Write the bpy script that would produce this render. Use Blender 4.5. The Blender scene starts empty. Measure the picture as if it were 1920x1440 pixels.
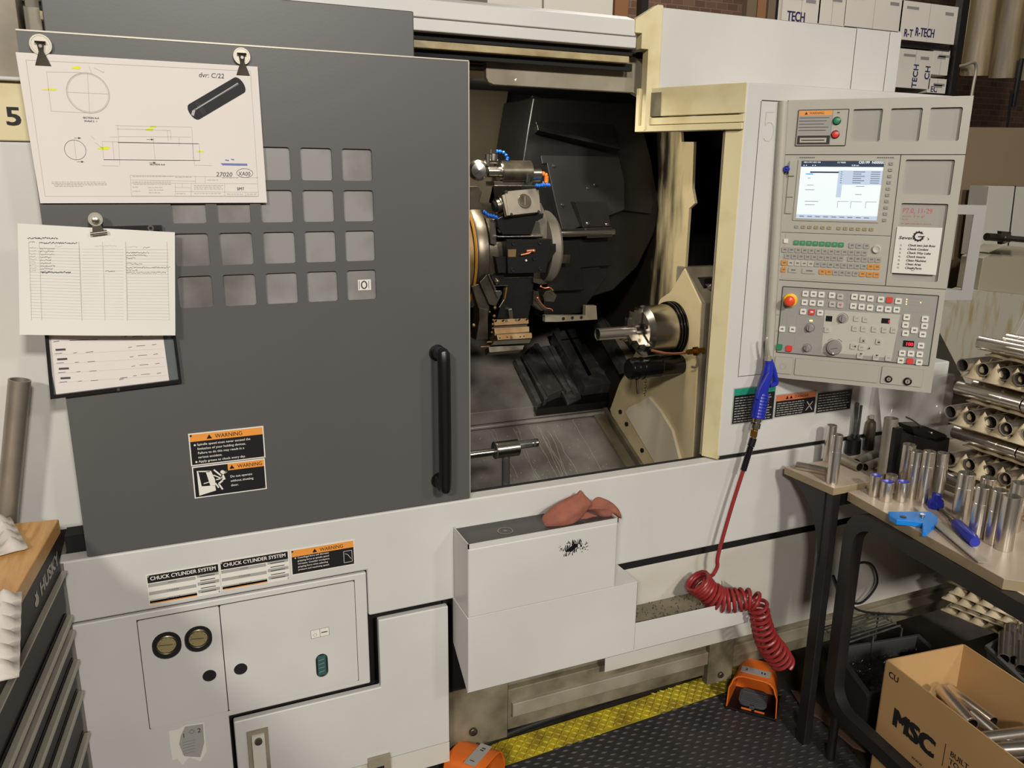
import bpy, bmesh, math, random
from mathutils import Vector as V, Matrix
random.seed(7)
D=bpy.data; C=bpy.context; COL=C.scene.collection
R=math.radians; PI=math.pi
# ------------------------------------------------------------------ camera
CAM=V((0,-1.8,1.7)); FOC=1496.28
ya,pi_,ro=R(23.3256),R(14.6079),R(.6085)
FW=V((math.sin(ya)*math.cos(pi_),math.cos(ya)*math.cos(pi_),-math.sin(pi_)))
_r=V((math.cos(ya),-math.sin(ya),0)); _u=_r.cross(FW)
RT=_r*math.cos(ro)+_u*math.sin(ro); UP=-_r*math.sin(ro)+_u*math.cos(ro)
cd=D.cameras.new('camera'); cam=D.objects.new('camera',cd); COL.objects.link(cam)
cd.sensor_fit='HORIZONTAL'; cd.sensor_width=36; cd.lens=FOC/1920*36; cd.clip_start=.05
m=Matrix((RT,UP,-FW)).transposed().to_4x4(); m.translation=CAM; cam.matrix_world=m
C.scene.camera=cam
# ------------------------------------------------------------------ world, lamps, exposure
vs=C.scene.view_settings; vs.view_transform='Standard'; vs.look='None'; vs.gamma=1; vs.use_curve_mapping=False
vs.exposure=-0.50
w=D.worlds.new('shop_air'); C.scene.world=w; w.use_nodes=True
w.node_tree.nodes['Background'].inputs[0].default_value=(1.0,.95,.87,1); w.node_tree.nodes['Background'].inputs[1].default_value=.07
def area(name,loc,target,sx,sy,power,col=(1,.945,.87)):
    l=D.lights.new(name,'AREA'); l.shape='RECTANGLE'; l.size=sx; l.size_y=sy; l.energy=power; l.color=col
    o=D.objects.new(name,l); COL.objects.link(o); o.location=loc
    o.rotation_euler=(V(target)-V(loc)).to_track_quat('-Z','Y').to_euler(); return o
area('ceiling_lamp',(-3.0,-6.0,4.4),(0.9,0,1),.7,.5,330)
area('ceiling_lamp',(.6,-6.4,4.5),(1.0,0,1),.7,.5,430)
area('ceiling_lamp',(3.6,-6.2,4.6),(1.0,0,1),.6,.5,105)
area('ceiling_lamp',(3.2,2.6,4.8),(3.6,3.4,1),1.4,.8,170)
area('enclosure_fill_light',(.90,.46,1.966),(1.45,.60,.95),.28,.05,8.5,(1,.93,.78))  # unseen fill light added to brighten the enclosure interior
# ------------------------------------------------------------------ geometry helpers
def ray(px,py): return FW+RT*((px-960)/FOC)-UP*((py-720)/FOC)
def at(px,py,**k):
    a,v=list(k.items())[0]; i='XYZ'.index(a); d=ray(px,py); return CAM+d*((v-CAM[i])/d[i])
def pj(p):
    d=V(p)-CAM; return 960+FOC*d.dot(RT)/d.dot(FW),720-FOC*d.dot(UP)/d.dot(FW)
class Fr:
    def __init__(s,o,r,u): s.o=V(o); s.r=V(r).normalized(); s.u=V(u).normalized(); s.n=s.r.cross(s.u).normalized()
    def p(s,u,v,n=0): return s.o+s.r*u+s.u*v+s.n*n
    def uv(s,px,py):
        d=ray(px,py); q=CAM+d*((s.o-CAM).dot(s.n)/d.dot(s.n))-s.o; return q.dot(s.r),q.dot(s.u)
    def off(s,n): return Fr(s.o+s.n*n,s.r,s.u)
def FY(y): return Fr((0,y,0),(1,0,0),(0,0,1))
def FX(x): return Fr((x,0,0),(0,-1,0),(0,0,1))     # faces -X
def FXp(x): return Fr((x,0,0),(0,1,0),(0,0,1))     # faces +X
def FZ(z): return Fr((0,0,z),(1,0,0),(0,1,0))
def K(ox,oy,s): return lambda x,y:(ox+x*s,oy+y*s)
_tc={}
def text_geo(s,shear=0.0):
    k=(s,shear)
    if k in _tc: return _tc[k]
    c=D.curves.new('t','FONT'); c.body=s; c.size=1; c.shear=shear; c.resolution_u=3
    o=D.objects.new('t',c); COL.objects.link(o); C.view_layer.update()
    me=D.meshes.new_from_object(o.evaluated_get(C.evaluated_depsgraph_get()))
    vs_=[(v.co.x,v.co.y) for v in me.vertices]; fs=[tuple(p.vertices) for p in me.polygons]
    D.objects.remove(o); D.curves.remove(c); D.meshes.remove(me)
    w=max([v[0] for v in vs_],default=1)
    _tc[k]=(vs_,fs,w); return _tc[k]
def plate_geo(outer,holes):
    c=D.curves.new('t','CURVE'); c.dimensions='2D'; c.fill_mode='BOTH'
    for ring in [outer]+holes:
        sp=c.splines.new('POLY'); sp.points.add(len(ring)-1); sp.use_cyclic_u=True
        for i,q in enumerate(ring): sp.points[i].co=(q[0],q[1],0,1)
    o=D.objects.new('t',c); COL.objects.link(o); C.view_layer.update()
    me=D.meshes.new_from_object(o.evaluated_get(C.evaluated_depsgraph_get()))
    vs_=[(v.co.x,v.co.y) for v in me.vertices]; fs=[tuple(p.vertices) for p in me.polygons]
    # keep upward-facing fill once
    seen=set(); out=[]
    for f in fs:
        a=sum(vs_[f[i]][0]*vs_[f[(i+1)%len(f)]][1]-vs_[f[(i+1)%len(f)]][0]*vs_[f[i]][1] for i in range(len(f)))
        key=tuple(sorted((round(vs_[i][0],5),round(vs_[i][1],5)) for i in f))
        if abs(a)<1e-10 or key in seen: continue
        seen.add(key); out.append(f if a>0 else tuple(reversed(f)))
    D.objects.remove(o); D.curves.remove(c); D.meshes.remove(me)
    return vs_,out
def rrect(u0,u1,v0,v1,r,n=4):
    out=[]
    for cx,cy,a0 in ((u1-r,v1-r,0),(u0+r,v1-r,90),(u0+r,v0+r,180),(u1-r,v0+r,270)):
        for i in range(n+1):
            a=R(a0+90*i/n); out.append((cx+r*math.cos(a),cy+r*math.sin(a)))
    return out
def circ(u,v,r,n=24,rv=None): return [(u+r*math.cos(2*PI*i/n),v+(rv or r)*math.sin(2*PI*i/n)) for i in range(n)]
def smooth(pts,k=6):
    pts=[V(p) for p in pts]; out=[]
    for i in range(len(pts)-1):
        p0=pts[max(i-1,0)];p1=pts[i];p2=pts[i+1];p3=pts[min(i+2,len(pts)-1)]
        for j in range(k):
            t=j/k; out.append(.5*((2*p1)+(p2-p0)*t+(2*p0-5*p1+4*p2-p3)*t*t+(3*p1-p0-3*p2+p3)*t**3))
    out.append(pts[-1]); return out
def inflate(b,fr,outline,bulge,seed=1,rings=9,fold=.004):
    rs=random.Random(seed); pts=smooth([V((u,v,0)) for u,v in outline]+[V((*outline[0],0))],5)[:-1]; n=len(pts)
    c=sum(pts,V((0,0,0)))/n; a1=rs.uniform(0,6); vs_=[fr.p(c.x,c.y,bulge)]
    for j in range(1,rings+1):
        k=j/rings
        for i,p in enumerate(pts):
            q=c+(p-c)*k; nn=bulge*math.sqrt(max(0,1-k*k))+fold*(math.sin(95*q.x+60*q.y+a1)+.7*math.sin(150*q.y-70*q.x+a1*2))*math.sin(PI*min(1,k*1.02))
            vs_.append(fr.p(q.x,q.y,nn))
    fs=[(0,1+i,1+(i+1)%n) for i in range(n)]+[(1+j*n+i,1+(j+1)*n+i,1+(j+1)*n+(i+1)%n,1+j*n+(i+1)%n) for j in range(rings-1) for i in range(n)]
    return b.add(vs_,fs)
class MB:
    def __init__(s): s.v=[]; s.f=[]; s.mi=[]; s.c=0
    def m(s,i): s.c=i; return s
    def add(s,vs_,fs):
        b=len(s.v); s.v+= [V(q) for q in vs_]
        for f in fs: s.f.append(tuple(b+i for i in f)); s.mi.append(s.c)
        return s
    def prism(s,pts,vec):
        n=len(pts); pts=[V(p) for p in pts]; vec=V(vec)
        # newell normal; make caps outward
        nn=V((0,0,0))
        for i in range(n): nn+=pts[i].cross(pts[(i+1)%n])
        if nn.dot(vec)>0: pts=pts[::-1]
        top=[p+vec for p in pts]
        return s.add(pts+top,[tuple(range(n)),tuple(range(2*n-1,n-1,-1))]+[(i,n+i,n+(i+1)%n,(i+1)%n) for i in range(n)])
    def fpoly(s,fr,uv,n0,n1): return s.prism([fr.p(a,b,n0) for a,b in uv],fr.n*(n1-n0))
    def px(s,fr,pts,n0,n1): return s.fpoly(fr,[fr.uv(*p) for p in pts],n0,n1)
    def fb(s,fr,u0,u1,v0,v1,n0,n1): return s.fpoly(fr,[(u0,v0),(u1,v0),(u1,v1),(u0,v1)],n0,n1)
    def box(s,x0,x1,y0,y1,z0,z1): return s.prism([(x0,y0,z0),(x1,y0,z0),(x1,y1,z0),(x0,y1,z0)],(0,0,z1-z0))
    def cyl(s,p0,p1,r0,r1=None,n=20,caps=True):
        p0=V(p0);p1=V(p1); r1=r0 if r1 is None else r1
        ax=(p1-p0).normalized(); a=ax.orthogonal().normalized(); b=ax.cross(a)
        ring=lambda p,r:[p+(a*math.cos(2*PI*i/n)+b*math.sin(2*PI*i/n))*r for i in range(n)]
        fs=[(i,(i+1)%n,n+(i+1)%n,n+i) for i in range(n)]
        if caps: fs+=[tuple(range(n-1,-1,-1)),tuple(range(n,2*n))]
        return s.add(ring(p0,r0)+ring(p1,r1),fs)
    def lathe(s,p0,ax,prof,n=28,close=False):   # prof: (distance along axis, radius)
        p0=V(p0); ax=V(ax).normalized(); a=ax.orthogonal().normalized(); b=ax.cross(a); vs_=[]
        for d,r in prof: vs_+=[p0+ax*d+(a*math.cos(2*PI*i/n)+b*math.sin(2*PI*i/n))*max(r,1e-5) for i in range(n)]
        k=len(prof); fs=[(j*n+i,j*n+(i+1)%n,(j+1)*n+(i+1)%n,(j+1)*n+i) for j in range(k-1) for i in range(n)]
        if close: fs+=[((k-1)*n+i,(k-1)*n+(i+1)%n,(i+1)%n,i) for i in range(n)]
        return s.add(vs_,fs)
    def pipe(s,p0,p1,ro,ri,n=24):
        p0=V(p0);p1=V(p1);L=(p1-p0).length; return s.lathe(p0,p1-p0,[(0,ri),(0,ro),(L,ro),(L,ri)],n,True)
    def path(s,pts,r,n=8,closed=False):
        pts=[V(p) for p in pts]; vs_=[]; up=None
        for i,p in enumerate(pts):
            t=(pts[min(i+1,len(pts)-1)]-pts[max(i-1,0)]).normalized()
            if up is None: up=t.orthogonal().normalized()
            up=(up-t*up.dot(t)).normalized(); b=t.cross(up)
            rr=r(i/(len(pts)-1)) if callable(r) else r
            vs_+=[p+(up*math.cos(2*PI*k/n)+b*math.sin(2*PI*k/n))*rr for k in range(n)]
        m_=len(pts)
        fs=[(j*n+i,j*n+(i+1)%n,(j+1)*n+(i+1)%n,(j+1)*n+i) for j in range(m_-1) for i in range(n)]
        fs+=[tuple(range(n-1,-1,-1)),tuple(range((m_-1)*n,m_*n))]
        return s.add(vs_,fs)
    def ball(s,c,r,n=14,sc=(1,1,1)):
        c=V(c); prof=[]; k=n//2+1; vs_=[]
        for j in range(k+1):
            a=-PI/2+PI*j/k
            vs_+=[c+V((math.cos(a)*math.cos(2*PI*i/n)*sc[0],math.cos(a)*math.sin(2*PI*i/n)*sc[1],math.sin(a)*sc[2]))*r for i in range(n)]
        return s.add(vs_,[(j*n+i,j*n+(i+1)%n,(j+1)*n+(i+1)%n,(j+1)*n+i) for j in range(k) for i in range(n)])
    def grid(s,fn,nu,nv):
        vs_=[fn(i/nu,j/nv) for j in range(nv+1) for i in range(nu+1)]
        return s.add(vs_,[(j*(nu+1)+i,j*(nu+1)+i+1,(j+1)*(nu+1)+i+1,(j+1)*(nu+1)+i) for j in range(nv) for i in range(nu)])
    def plate(s,fr,outer,holes,n0,n1):
        vs_,fs=plate_geo(outer,holes)
        s.add([fr.p(a,b,n1) for a,b in vs_],fs); s.add([fr.p(a,b,n0) for a,b in vs_],[tuple(reversed(f)) for f in fs])
        for ring in [outer]+holes:
            n=len(ring); A=[fr.p(a,b,n0) for a,b in ring]+[fr.p(a,b,n1) for a,b in ring]
            ar=sum(ring[i][0]*ring[(i+1)%n][1]-ring[(i+1)%n][0]*ring[i][1] for i in range(n))
            fl=(ar>0)==(ring is outer)
            s.add(A,[(i,(i+1)%n,n+(i+1)%n,n+i) if fl else (i,n+i,n+(i+1)%n,(i+1)%n) for i in range(n)])
        return s
    def text(s,fr,t,u,v,h,n=.0004,width=None,bold=0.0,align='L',rot=0,shear=0):
        vs_,fs,w_=text_geo(t,shear); sy=h/.7; sx=sy if width is None else width/w_
        if bold:
            for dx,dy,dn in ((-1,-.6,1),(1,-.6,2),(-1,.6,3),(1,.6,4)):
                s.text(fr,t,u+dx*bold*sy*.9,v+dy*bold*sy*.9,h,n+dn*2e-5,width,0,align,rot,shear)
        du={'L':0,'C':-w_*sx/2,'R':-w_*sx}[align]; c_,s_=math.cos(rot),math.sin(rot)
        q=[]
        for x,y in vs_:
            a=x*sx+du; b=y*sy; q.append(fr.p(u+a*c_-b*s_,v+a*s_+b*c_,n))
        return s.add(q,fs)
    def line(s,fr,a,b,w,n=.0004):
        a=V(a);b=V(b); d=(b-a).normalized(); o=V((-d.y,d.x))*w/2
        return s.add([fr.p(*(a-o),n),fr.p(*(b-o),n),fr.p(*(b+o),n),fr.p(*(a+o),n)],[(0,1,2,3)])
    def ring(s,fr,u,v,r,w,n=.0004,k=36,rv=None):
        rv=rv or r; A=[fr.p(u+(r-w/2)*math.cos(2*PI*i/k),v+(rv-w/2)*math.sin(2*PI*i/k),n) for i in range(k)]
        B=[fr.p(u+(r+w/2)*math.cos(2*PI*i/k),v+(rv+w/2)*math.sin(2*PI*i/k),n) for i in range(k)]
        return s.add(A+B,[(i,k+i,k+(i+1)%k,(i+1)%k) for i in range(k)])
    def flat(s,fr,uv,n=.0003): return s.add([fr.p(a,b,n) for a,b in uv],[tuple(range(len(uv)))])
    def frect(s,fr,u0,u1,v0,v1,n=.0003): return s.flat(fr,[(u0,v0),(u1,v0),(u1,v1),(u0,v1)],n)
    def build(s,name,mats,parent=None,org=None,bevel=0,seg=2,fix=False,solid=0):
        if not isinstance(mats,(list,tuple)): mats=[mats]
        root=parent
        while root is not None and root.parent is not None: root=root.parent
        if org is None: org=root.location.copy() if root is not None else V((0,0,0))
        me=D.meshes.new(name); org=V(org)
        me.from_pydata([tuple(q-org) for q in s.v],[],s.f); me.update()
        for mt in mats: me.materials.append(mt)
        me.polygons.foreach_set('material_index',s.mi)
        bm=bmesh.new(); bm.from_mesh(me)
        if fix: bmesh.ops.recalc_face_normals(bm,faces=bm.faces)
        for f in bm.faces: f.smooth=True
        for e in bm.edges:
            if len(e.link_faces)!=2 or e.calc_face_angle(0)>R(34): e.smooth=False
        bm.to_mesh(me); bm.free()
        o=D.objects.new(name,me); COL.objects.link(o)
        if parent is None: o.location=org
        else: o.parent=parent
        if solid:
            sm=o.modifiers.new('s','SOLIDIFY'); sm.thickness=solid; sm.offset=0
        if bevel:
            b=o.modifiers.new('b','BEVEL'); b.width=bevel; b.segments=seg; b.limit_method='ANGLE'; b.angle_limit=R(40); b.harden_normals=True
        return o
def tag(o,label=None,cat=None,group=None,kind=None):
    if label: o['label']=label
    if cat: o['category']=cat
    if group: o['group']=group
    if kind: o['kind']=kind
    return o
def thing(name,label,cat,loc=(0,0,0),group=None):
    o=D.objects.new(name,None); COL.objects.link(o); o.location=loc; o.empty_display_size=.05
    return tag(o,label,cat,group)
def dup(o,parent=None):
    c=o.copy(); COL.objects.link(c); c.parent=parent
    for ch in [x for x in o.children]: dup(ch,c)
    return c
def kids(o): return o.children
# ------------------------------------------------------------------ materials
def lin(c): return tuple(((x/255)/12.92 if x/255<=.04045 else ((x/255+.055)/1.055)**2.4) for x in c)+(1,)
def mat(name,col,rough=.5,metal=0,var=0,vs_=6,col2=None,bump=0,bs=40,emit=0,alpha=1,coat=0,stretch=None,thr=None,trans=0):
    m=D.materials.new(name); m.use_nodes=True; nt=m.node_tree; b=nt.nodes['Principled BSDF']
    c=lin(col); b.inputs['Base Color'].default_value=c; b.inputs['Roughness'].default_value=rough; b.inputs['Metallic'].default_value=metal
    if coat: b.inputs['Coat Weight'].default_value=coat; b.inputs['Coat Roughness'].default_value=.15
    if emit: b.inputs['Emission Color'].default_value=c; b.inputs['Emission Strength'].default_value=emit
    if alpha<1: b.inputs['Alpha'].default_value=alpha
    if trans: b.inputs['Transmission Weight'].default_value=trans
    tc=nt.nodes.new('ShaderNodeTexCoord')
    def noise(sc,det=5):
        n=nt.nodes.new('ShaderNodeTexNoise'); n.inputs['Scale'].default_value=sc; n.inputs['Detail'].default_value=det
        if stretch:
            mp=nt.nodes.new('ShaderNodeMapping'); mp.inputs['Scale'].default_value=stretch
            nt.links.new(tc.outputs['Object'],mp.inputs[0]); nt.links.new(mp.outputs[0],n.inputs['Vector'])
        else: nt.links.new(tc.outputs['Object'],n.inputs['Vector'])
        return n
    if var or col2:
        n=noise(vs_); r=nt.nodes.new('ShaderNodeValToRGB'); a,b2=thr or (.35,.68)
        r.color_ramp.elements[0].position=a; r.color_ramp.elements[1].position=b2
        r.color_ramp.elements[0].color=c
        r.color_ramp.elements[1].color=lin(col2) if col2 else tuple(x*(1-var) for x in c[:3])+(1,)
        nt.links.new(n.outputs[0],r.inputs[0]); nt.links.new(r.outputs[0],b.inputs['Base Color'])
    if bump:
        n=noise(bs); bp=nt.nodes.new('ShaderNodeBump'); bp.inputs['Strength'].default_value=bump; bp.inputs['Distance'].default_value=.004
        nt.links.new(n.outputs[0],bp.inputs['Height']); nt.links.new(bp.outputs[0],b.inputs['Normal'])
    return m
WHITE=mat('machine_white_paint',(203,201,196),.38,var=.10,vs_=3,bump=.02,bs=120)
WHITE2=mat('worn_white_paint',(200,196,184),.42,col2=(176,168,146),vs_=9,thr=(.55,.75))
CREAM=mat('aged_cream_paint',(214,202,160),.42,col2=(190,172,120),vs_=8,thr=(.5,.78))
CREAM2=mat('cream_interior_paint',(226,208,164),.45,col2=(204,184,138),vs_=5,thr=(.45,.75))
TAUPE=mat('taupe_paint',(150,142,124),.45,col2=(118,108,88),vs_=7)
TAUPE2=mat('dirty_cast_base',(128,120,98),.55,col2=(84,76,56),vs_=10)
DOOR=mat('charcoal_paint',(84,84,82),.42,var=.06,vs_=2.5,bump=.02,bs=200)
BLACK=mat('black_plastic',(15,15,16),.35)
GAP=mat('dark_gap',(12,11,10),.8)
SEAM=mat('seam_shadow_rubber',(52,48,42),.8)
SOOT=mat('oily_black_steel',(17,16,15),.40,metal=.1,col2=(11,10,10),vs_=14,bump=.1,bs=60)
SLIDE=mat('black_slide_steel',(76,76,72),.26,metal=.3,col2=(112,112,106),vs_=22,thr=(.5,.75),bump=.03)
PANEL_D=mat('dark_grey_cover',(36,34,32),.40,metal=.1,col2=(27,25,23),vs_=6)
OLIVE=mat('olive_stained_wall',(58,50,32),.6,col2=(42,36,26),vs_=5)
PAN=mat('wet_stainless_pan',(150,146,138),.33,metal=.25,col2=(112,106,98),vs_=7,bump=.06,bs=30)
STEEL=mat('machined_steel',(198,192,182),.24,metal=1,var=.15,vs_=30)
STEELD=mat('dull_steel',(120,112,98),.35,metal=.9,col2=(76,70,60),vs_=18)
GLOSSB=mat('gloss_black_plastic',(10,10,11),.22)
TUBE=mat('turned_tube_steel',(222,214,202),.26,metal=.92,var=.08,vs_=10)
TUBEIN=mat('tube_inner_dark',(44,40,36),.5,metal=.3)
RAWT=mat('raw_tube_steel',(166,158,144),.42,metal=.7,var=.2,vs_=14)
BRASS=mat('brass',(196,150,70),.28,metal=1)
GOLDB=mat('coolant_tinted_steel',(150,128,92),.42,metal=.6,col2=(130,96,56),vs_=20)
HEADM=mat('pale_cast_steel',(132,124,112),.5,metal=.4,var=.15,vs_=20)
COPPER=mat('copper_pipe',(232,150,110),.3,metal=.85)
ORING=mat('amber_ring',(212,150,60),.4)
BLUEH=mat('blue_segment_hose',(22,84,170),.35)
ORH=mat('orange_segment_hose',(236,120,40),.4)
PAPER=mat('white_paper',(218,212,206),.8,var=.03,vs_=4)
PAPER2=mat('cream_paper',(218,216,208),.8,var=.03,vs_=4)
INK=mat('printed_ink',(70,66,72),.8); INKL=mat('faint_print',(178,172,168),.8); HILI=mat('yellow_highlighter',(214,222,60),.7); INKB=mat('blue_ink',(110,124,176),.7); INKR=mat('red_marker',(196,92,92),.7)
INKK=mat('black_ink',(24,24,26),.7)
LABW=mat('label_white',(222,218,208),.45); LABO=mat('label_orange',(226,148,62),.45); LABK=mat('label_black',(24,23,25),.4); LABG=mat('label_grey',(160,158,152),.45); LABGR=mat('label_green',(30,140,112),.45); LABORD=mat('label_faded_orange',(196,112,70),.45)
PEND=mat('pendant_grey_plastic',(172,168,156),.45,var=.04,vs_=8)
PEND2=mat('pendant_recess_grey',(154,151,143),.5)
PGREY=mat('operator_sheet_grey',(150,148,142),.45); PLIGHT=mat('operator_sheet_light',(184,182,170),.45)
KEYM=mat('key_light_grey',(186,182,172),.5); KEYG=mat('key_grey',(156,154,146),.5); KLEG=mat('key_legend',(112,108,104),.6); KEYO=mat('key_orange',(206,138,56),.5); KEYGR=mat('key_green',(60,128,92),.5); KEYR=mat('key_red',(206,66,56),.45); KEYY=mat('key_olive',(160,150,112),.5)
GREENB=mat('green_button',(40,128,92),.4); REDB=mat('red_button',(214,64,52),.35); YELB=mat('yellow_collar',(232,186,20),.4); KNOB=mat('grey_knob',(138,136,132),.4); ESTOP=mat('emergency_red',(226,74,40),.3)
SCR=mat('screen_glow',(214,226,230),.3,emit=.62); SCRD=mat('screen_header',(40,54,78),.3,emit=.3); SCRB=mat('screen_pale_blue',(176,192,214),.3,emit=.55); SCRT=mat('screen_text',(110,120,140),.3,emit=.35); SCRBL=mat('screen_blue',(60,150,220),.3,emit=.9); LEDR=mat('led_red',(255,40,60),.3,emit=2.0); LEDY=mat('led_warm',(255,220,150),.3,emit=1.5)
BLUEP=mat('blue_plastic',(30,44,160),.3); BLUE2=mat('bright_blue_enamel',(20,130,220),.35); BLUEC=mat('blue_cap_paint',(44,60,200),.4)
RAGM=mat('red_shop_cloth',(148,90,72),.9,col2=(130,78,62),vs_=20,bump=.4,bs=150)
HOSE=mat('red_hose',(138,40,40),.38); 
WOOD=mat('butcher_block_wood',(214,168,104),.4,col2=(184,132,72),vs_=5,stretch=(14,1.6,1))
CHEST=mat('black_gloss_enamel',(8,8,9),.5)
LIDD=mat('dark_lid_paint',(58,56,54),.4)
ALU=mat('satin_aluminium',(178,172,158),.4,metal=.5)
EDGESH=mat('edge_shade_grey',(118,114,108),.5)  # grey painted for the shaded rounding of the cabinet edge
PULP=mat('moulded_pulp',(208,194,164),.9,col2=(170,152,120),vs_=12,bump=.3,bs=90)
PULPW=mat('pale_pulp',(206,198,188),.9,col2=(180,172,162),vs_=12,bump=.3,bs=90)
LAM=mat('laminate_top',(186,170,150),.35,var=.05,vs_=5); LAMB=mat('laminate_edge',(150,134,104),.5)
LEG=mat('black_powder_coat',(34,32,32),.4,var=.3,vs_=12)
CARD=mat('cardboard',(190,152,102),.8,var=.05,vs_=6); CARDI=mat('cardboard_inside',(168,132,84),.85)
TOTE=mat('dark_grey_tote',(58,58,56),.5); CHIP=mat('metal_shavings',(90,88,92),.3,metal=.9)
MATB=mat('black_rubber_mat',(50,48,48),.42,col2=(62,58,56),vs_=9,bump=.1); MATY=mat('yellow_mat_edge',(196,178,44),.45,col2=(140,120,40),vs_=16,bump=.1)
CONC=mat('dark_oily_floor',(62,56,48),.5,col2=(34,30,26),vs_=5,bump=.1)
ORPED=mat('orange_cast_enamel',(226,112,36),.35,col2=(206,96,32),vs_=10); CABLE=mat('black_cable',(30,30,30),.45)
LEATH=mat('brown_leather',(98,76,64),.6,bump=.2)
BAG=mat('clear_plastic_bag',(232,230,226),.15,alpha=.35,bump=.5,bs=14)
RESID=mat('dried_coolant_residue',(176,170,156),.6)
HANDG=mat('handle_grey_metal',(156,154,150),.45,metal=.2)
GLASS=mat('window_film_reflections',(138,136,134),.42,col2=(86,80,76),vs_=3.5,thr=(.42,.62))  # light and dark mottling painted for reflections in the filmed panes
GLASSD=mat('gauge_face',(150,136,92),.3,var=.2,vs_=20); SIGHT=mat('sight_glass_green',(44,84,82),.15)
BOXW=mat('white_carton',(236,228,216),.7,var=.04,vs_=3); NAVY=mat('navy_print',(44,42,96),.6); BOXP=mat('grey_print',(150,146,144),.7)
CURT=mat('dirty_plastic_curtain',(136,120,88),.45,col2=(104,88,60),vs_=4,stretch=(6,6,.6))
FARM=mat('far_machine_taupe',(124,108,86),.5,var=.06,vs_=2); FARL=mat('far_machine_light',(176,174,164),.45); FARS=mat('stained_chute',(164,158,142),.5,col2=(136,120,76),vs_=4,stretch=(7,1,1.2),thr=(.5,.72))
BROWNC=mat('brown_carton',(150,106,70),.8)
def brick():
    m=D.materials.new('brick_wall'); m.use_nodes=True; nt=m.node_tree; b=nt.nodes['Principled BSDF']
    t=nt.nodes.new('ShaderNodeTexBrick'); t.inputs['Scale'].default_value=4; t.inputs['Color1'].default_value=lin((104,76,58)); t.inputs['Color2'].default_value=lin((84,60,46)); t.inputs['Mortar'].default_value=lin((112,96,80)); t.inputs['Mortar Size'].default_value=.012
    tc=nt.nodes.new('ShaderNodeTexCoord'); mp=nt.nodes.new('ShaderNodeMapping'); mp.inputs['Rotation'].default_value=(R(90),0,0)
    nt.links.new(tc.outputs['Object'],mp.inputs[0]); nt.links.new(mp.outputs[0],t.inputs[0]); nt.links.new(t.outputs[0],b.inputs['Base Color']); b.inputs['Roughness'].default_value=.9
    return m
BRICK=brick()
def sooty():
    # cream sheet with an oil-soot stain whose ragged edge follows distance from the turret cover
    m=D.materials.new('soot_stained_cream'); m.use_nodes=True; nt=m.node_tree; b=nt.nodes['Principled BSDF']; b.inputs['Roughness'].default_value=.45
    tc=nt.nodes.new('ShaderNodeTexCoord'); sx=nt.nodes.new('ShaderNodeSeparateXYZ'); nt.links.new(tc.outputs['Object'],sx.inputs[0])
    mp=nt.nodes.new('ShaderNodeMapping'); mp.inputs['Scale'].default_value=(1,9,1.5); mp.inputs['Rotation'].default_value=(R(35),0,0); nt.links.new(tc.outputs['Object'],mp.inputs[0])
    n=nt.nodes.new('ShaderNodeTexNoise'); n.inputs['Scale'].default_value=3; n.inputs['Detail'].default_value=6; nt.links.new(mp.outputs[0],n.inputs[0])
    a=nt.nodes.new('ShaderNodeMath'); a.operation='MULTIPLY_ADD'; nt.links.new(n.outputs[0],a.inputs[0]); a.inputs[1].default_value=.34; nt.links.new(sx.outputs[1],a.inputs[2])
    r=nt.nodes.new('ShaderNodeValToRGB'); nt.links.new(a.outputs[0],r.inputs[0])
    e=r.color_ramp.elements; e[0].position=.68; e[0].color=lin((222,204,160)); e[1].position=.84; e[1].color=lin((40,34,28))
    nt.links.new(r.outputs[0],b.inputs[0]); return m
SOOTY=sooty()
# ------------------------------------------------------------------ the lathe
F0=FY(0)
lathe=thing('cnc_lathe','large white and charcoal CNC turning machine with its sliding door half open','machine',(1,0,0))
L=lathe
def P(mb,name,mats,parent=None,**k): return mb.build(name,mats,parent or L,**k)
# lower left cabinet: one L-shaped front, notch for the service panel
b=MB(); b.m(0).fpoly(F0,[(-.27,0),(.038,0),(.038,.424),(.386,.424),(.386,.7405),(-.27,.7405)],-.3,0)
P(b,'left_cabinet',[WHITE],bevel=.004)
b=MB(); b.fpoly(F0,[(-.272,.7451),(.388,.7451),(.388,.618),(2.728,.618),(2.728,.893),(-.272,.893)],-.045,0)
P(b,'apron_panel',[WHITE],bevel=.005)
b=MB(); b.box(.03,.62,.06,.10,.0,.63); b.box(.60,2.7,.05,.08,.57,.63); b.box(-.26,.66,.05,.10,.86,.93); b.box(1.45,2.7,.006,.06,.88,.9045); b.box(-.268,.388,.01,.04,.736,.75); P(b,'shadow_gap_lining',[GAP])
b=MB(); b.fpoly(F0,[(.047,.18),(.60,.18),(.60,.600),(.412,.600),(.412,.405),(.047,.405)],-.02,0)
sp=P(b,'service_panel',[WHITE],bevel=.004)
b=MB(); b.fb(F0,.075,.125,.20,.37,0,.006); b.m(1).fb(F0,.085,.115,.21,.36,.006,.012); b.m(2)
for z in (.345,.235): b.cyl((.1,-.018,z),(.1,-.01,z),.009)
b.build('panel_latch',[TAUPE,WHITE2,STEELD],sp)
b=MB(); b.fb(F0,.047,.60,.115,.178,-.015,-.003); b.m(1).fb(F0,.37,.43,.08,.20,0,.008); b.m(2).fb(F0,.388,.412,.10,.17,.008,.009); b.m(1).cyl((.40,-.02,.135),(.40,-.008,.135),.007)
P(b,'foot_bracket',[WHITE2,TAUPE,GAP],bevel=.002)
b=MB(); b.box(.605,2.7,.075,.33,.255,.60); P(b,'side_frame_backing',[TAUPE2])
b=MB(); b.box(1.10,2.7,.022,.026,.255,.584)
P(b,'right_lower_panel',[mat('scuffed_white_paint',(198,194,184),.42,col2=(188,182,168),vs_=5,thr=(.5,.8))],bevel=.0015)
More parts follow.
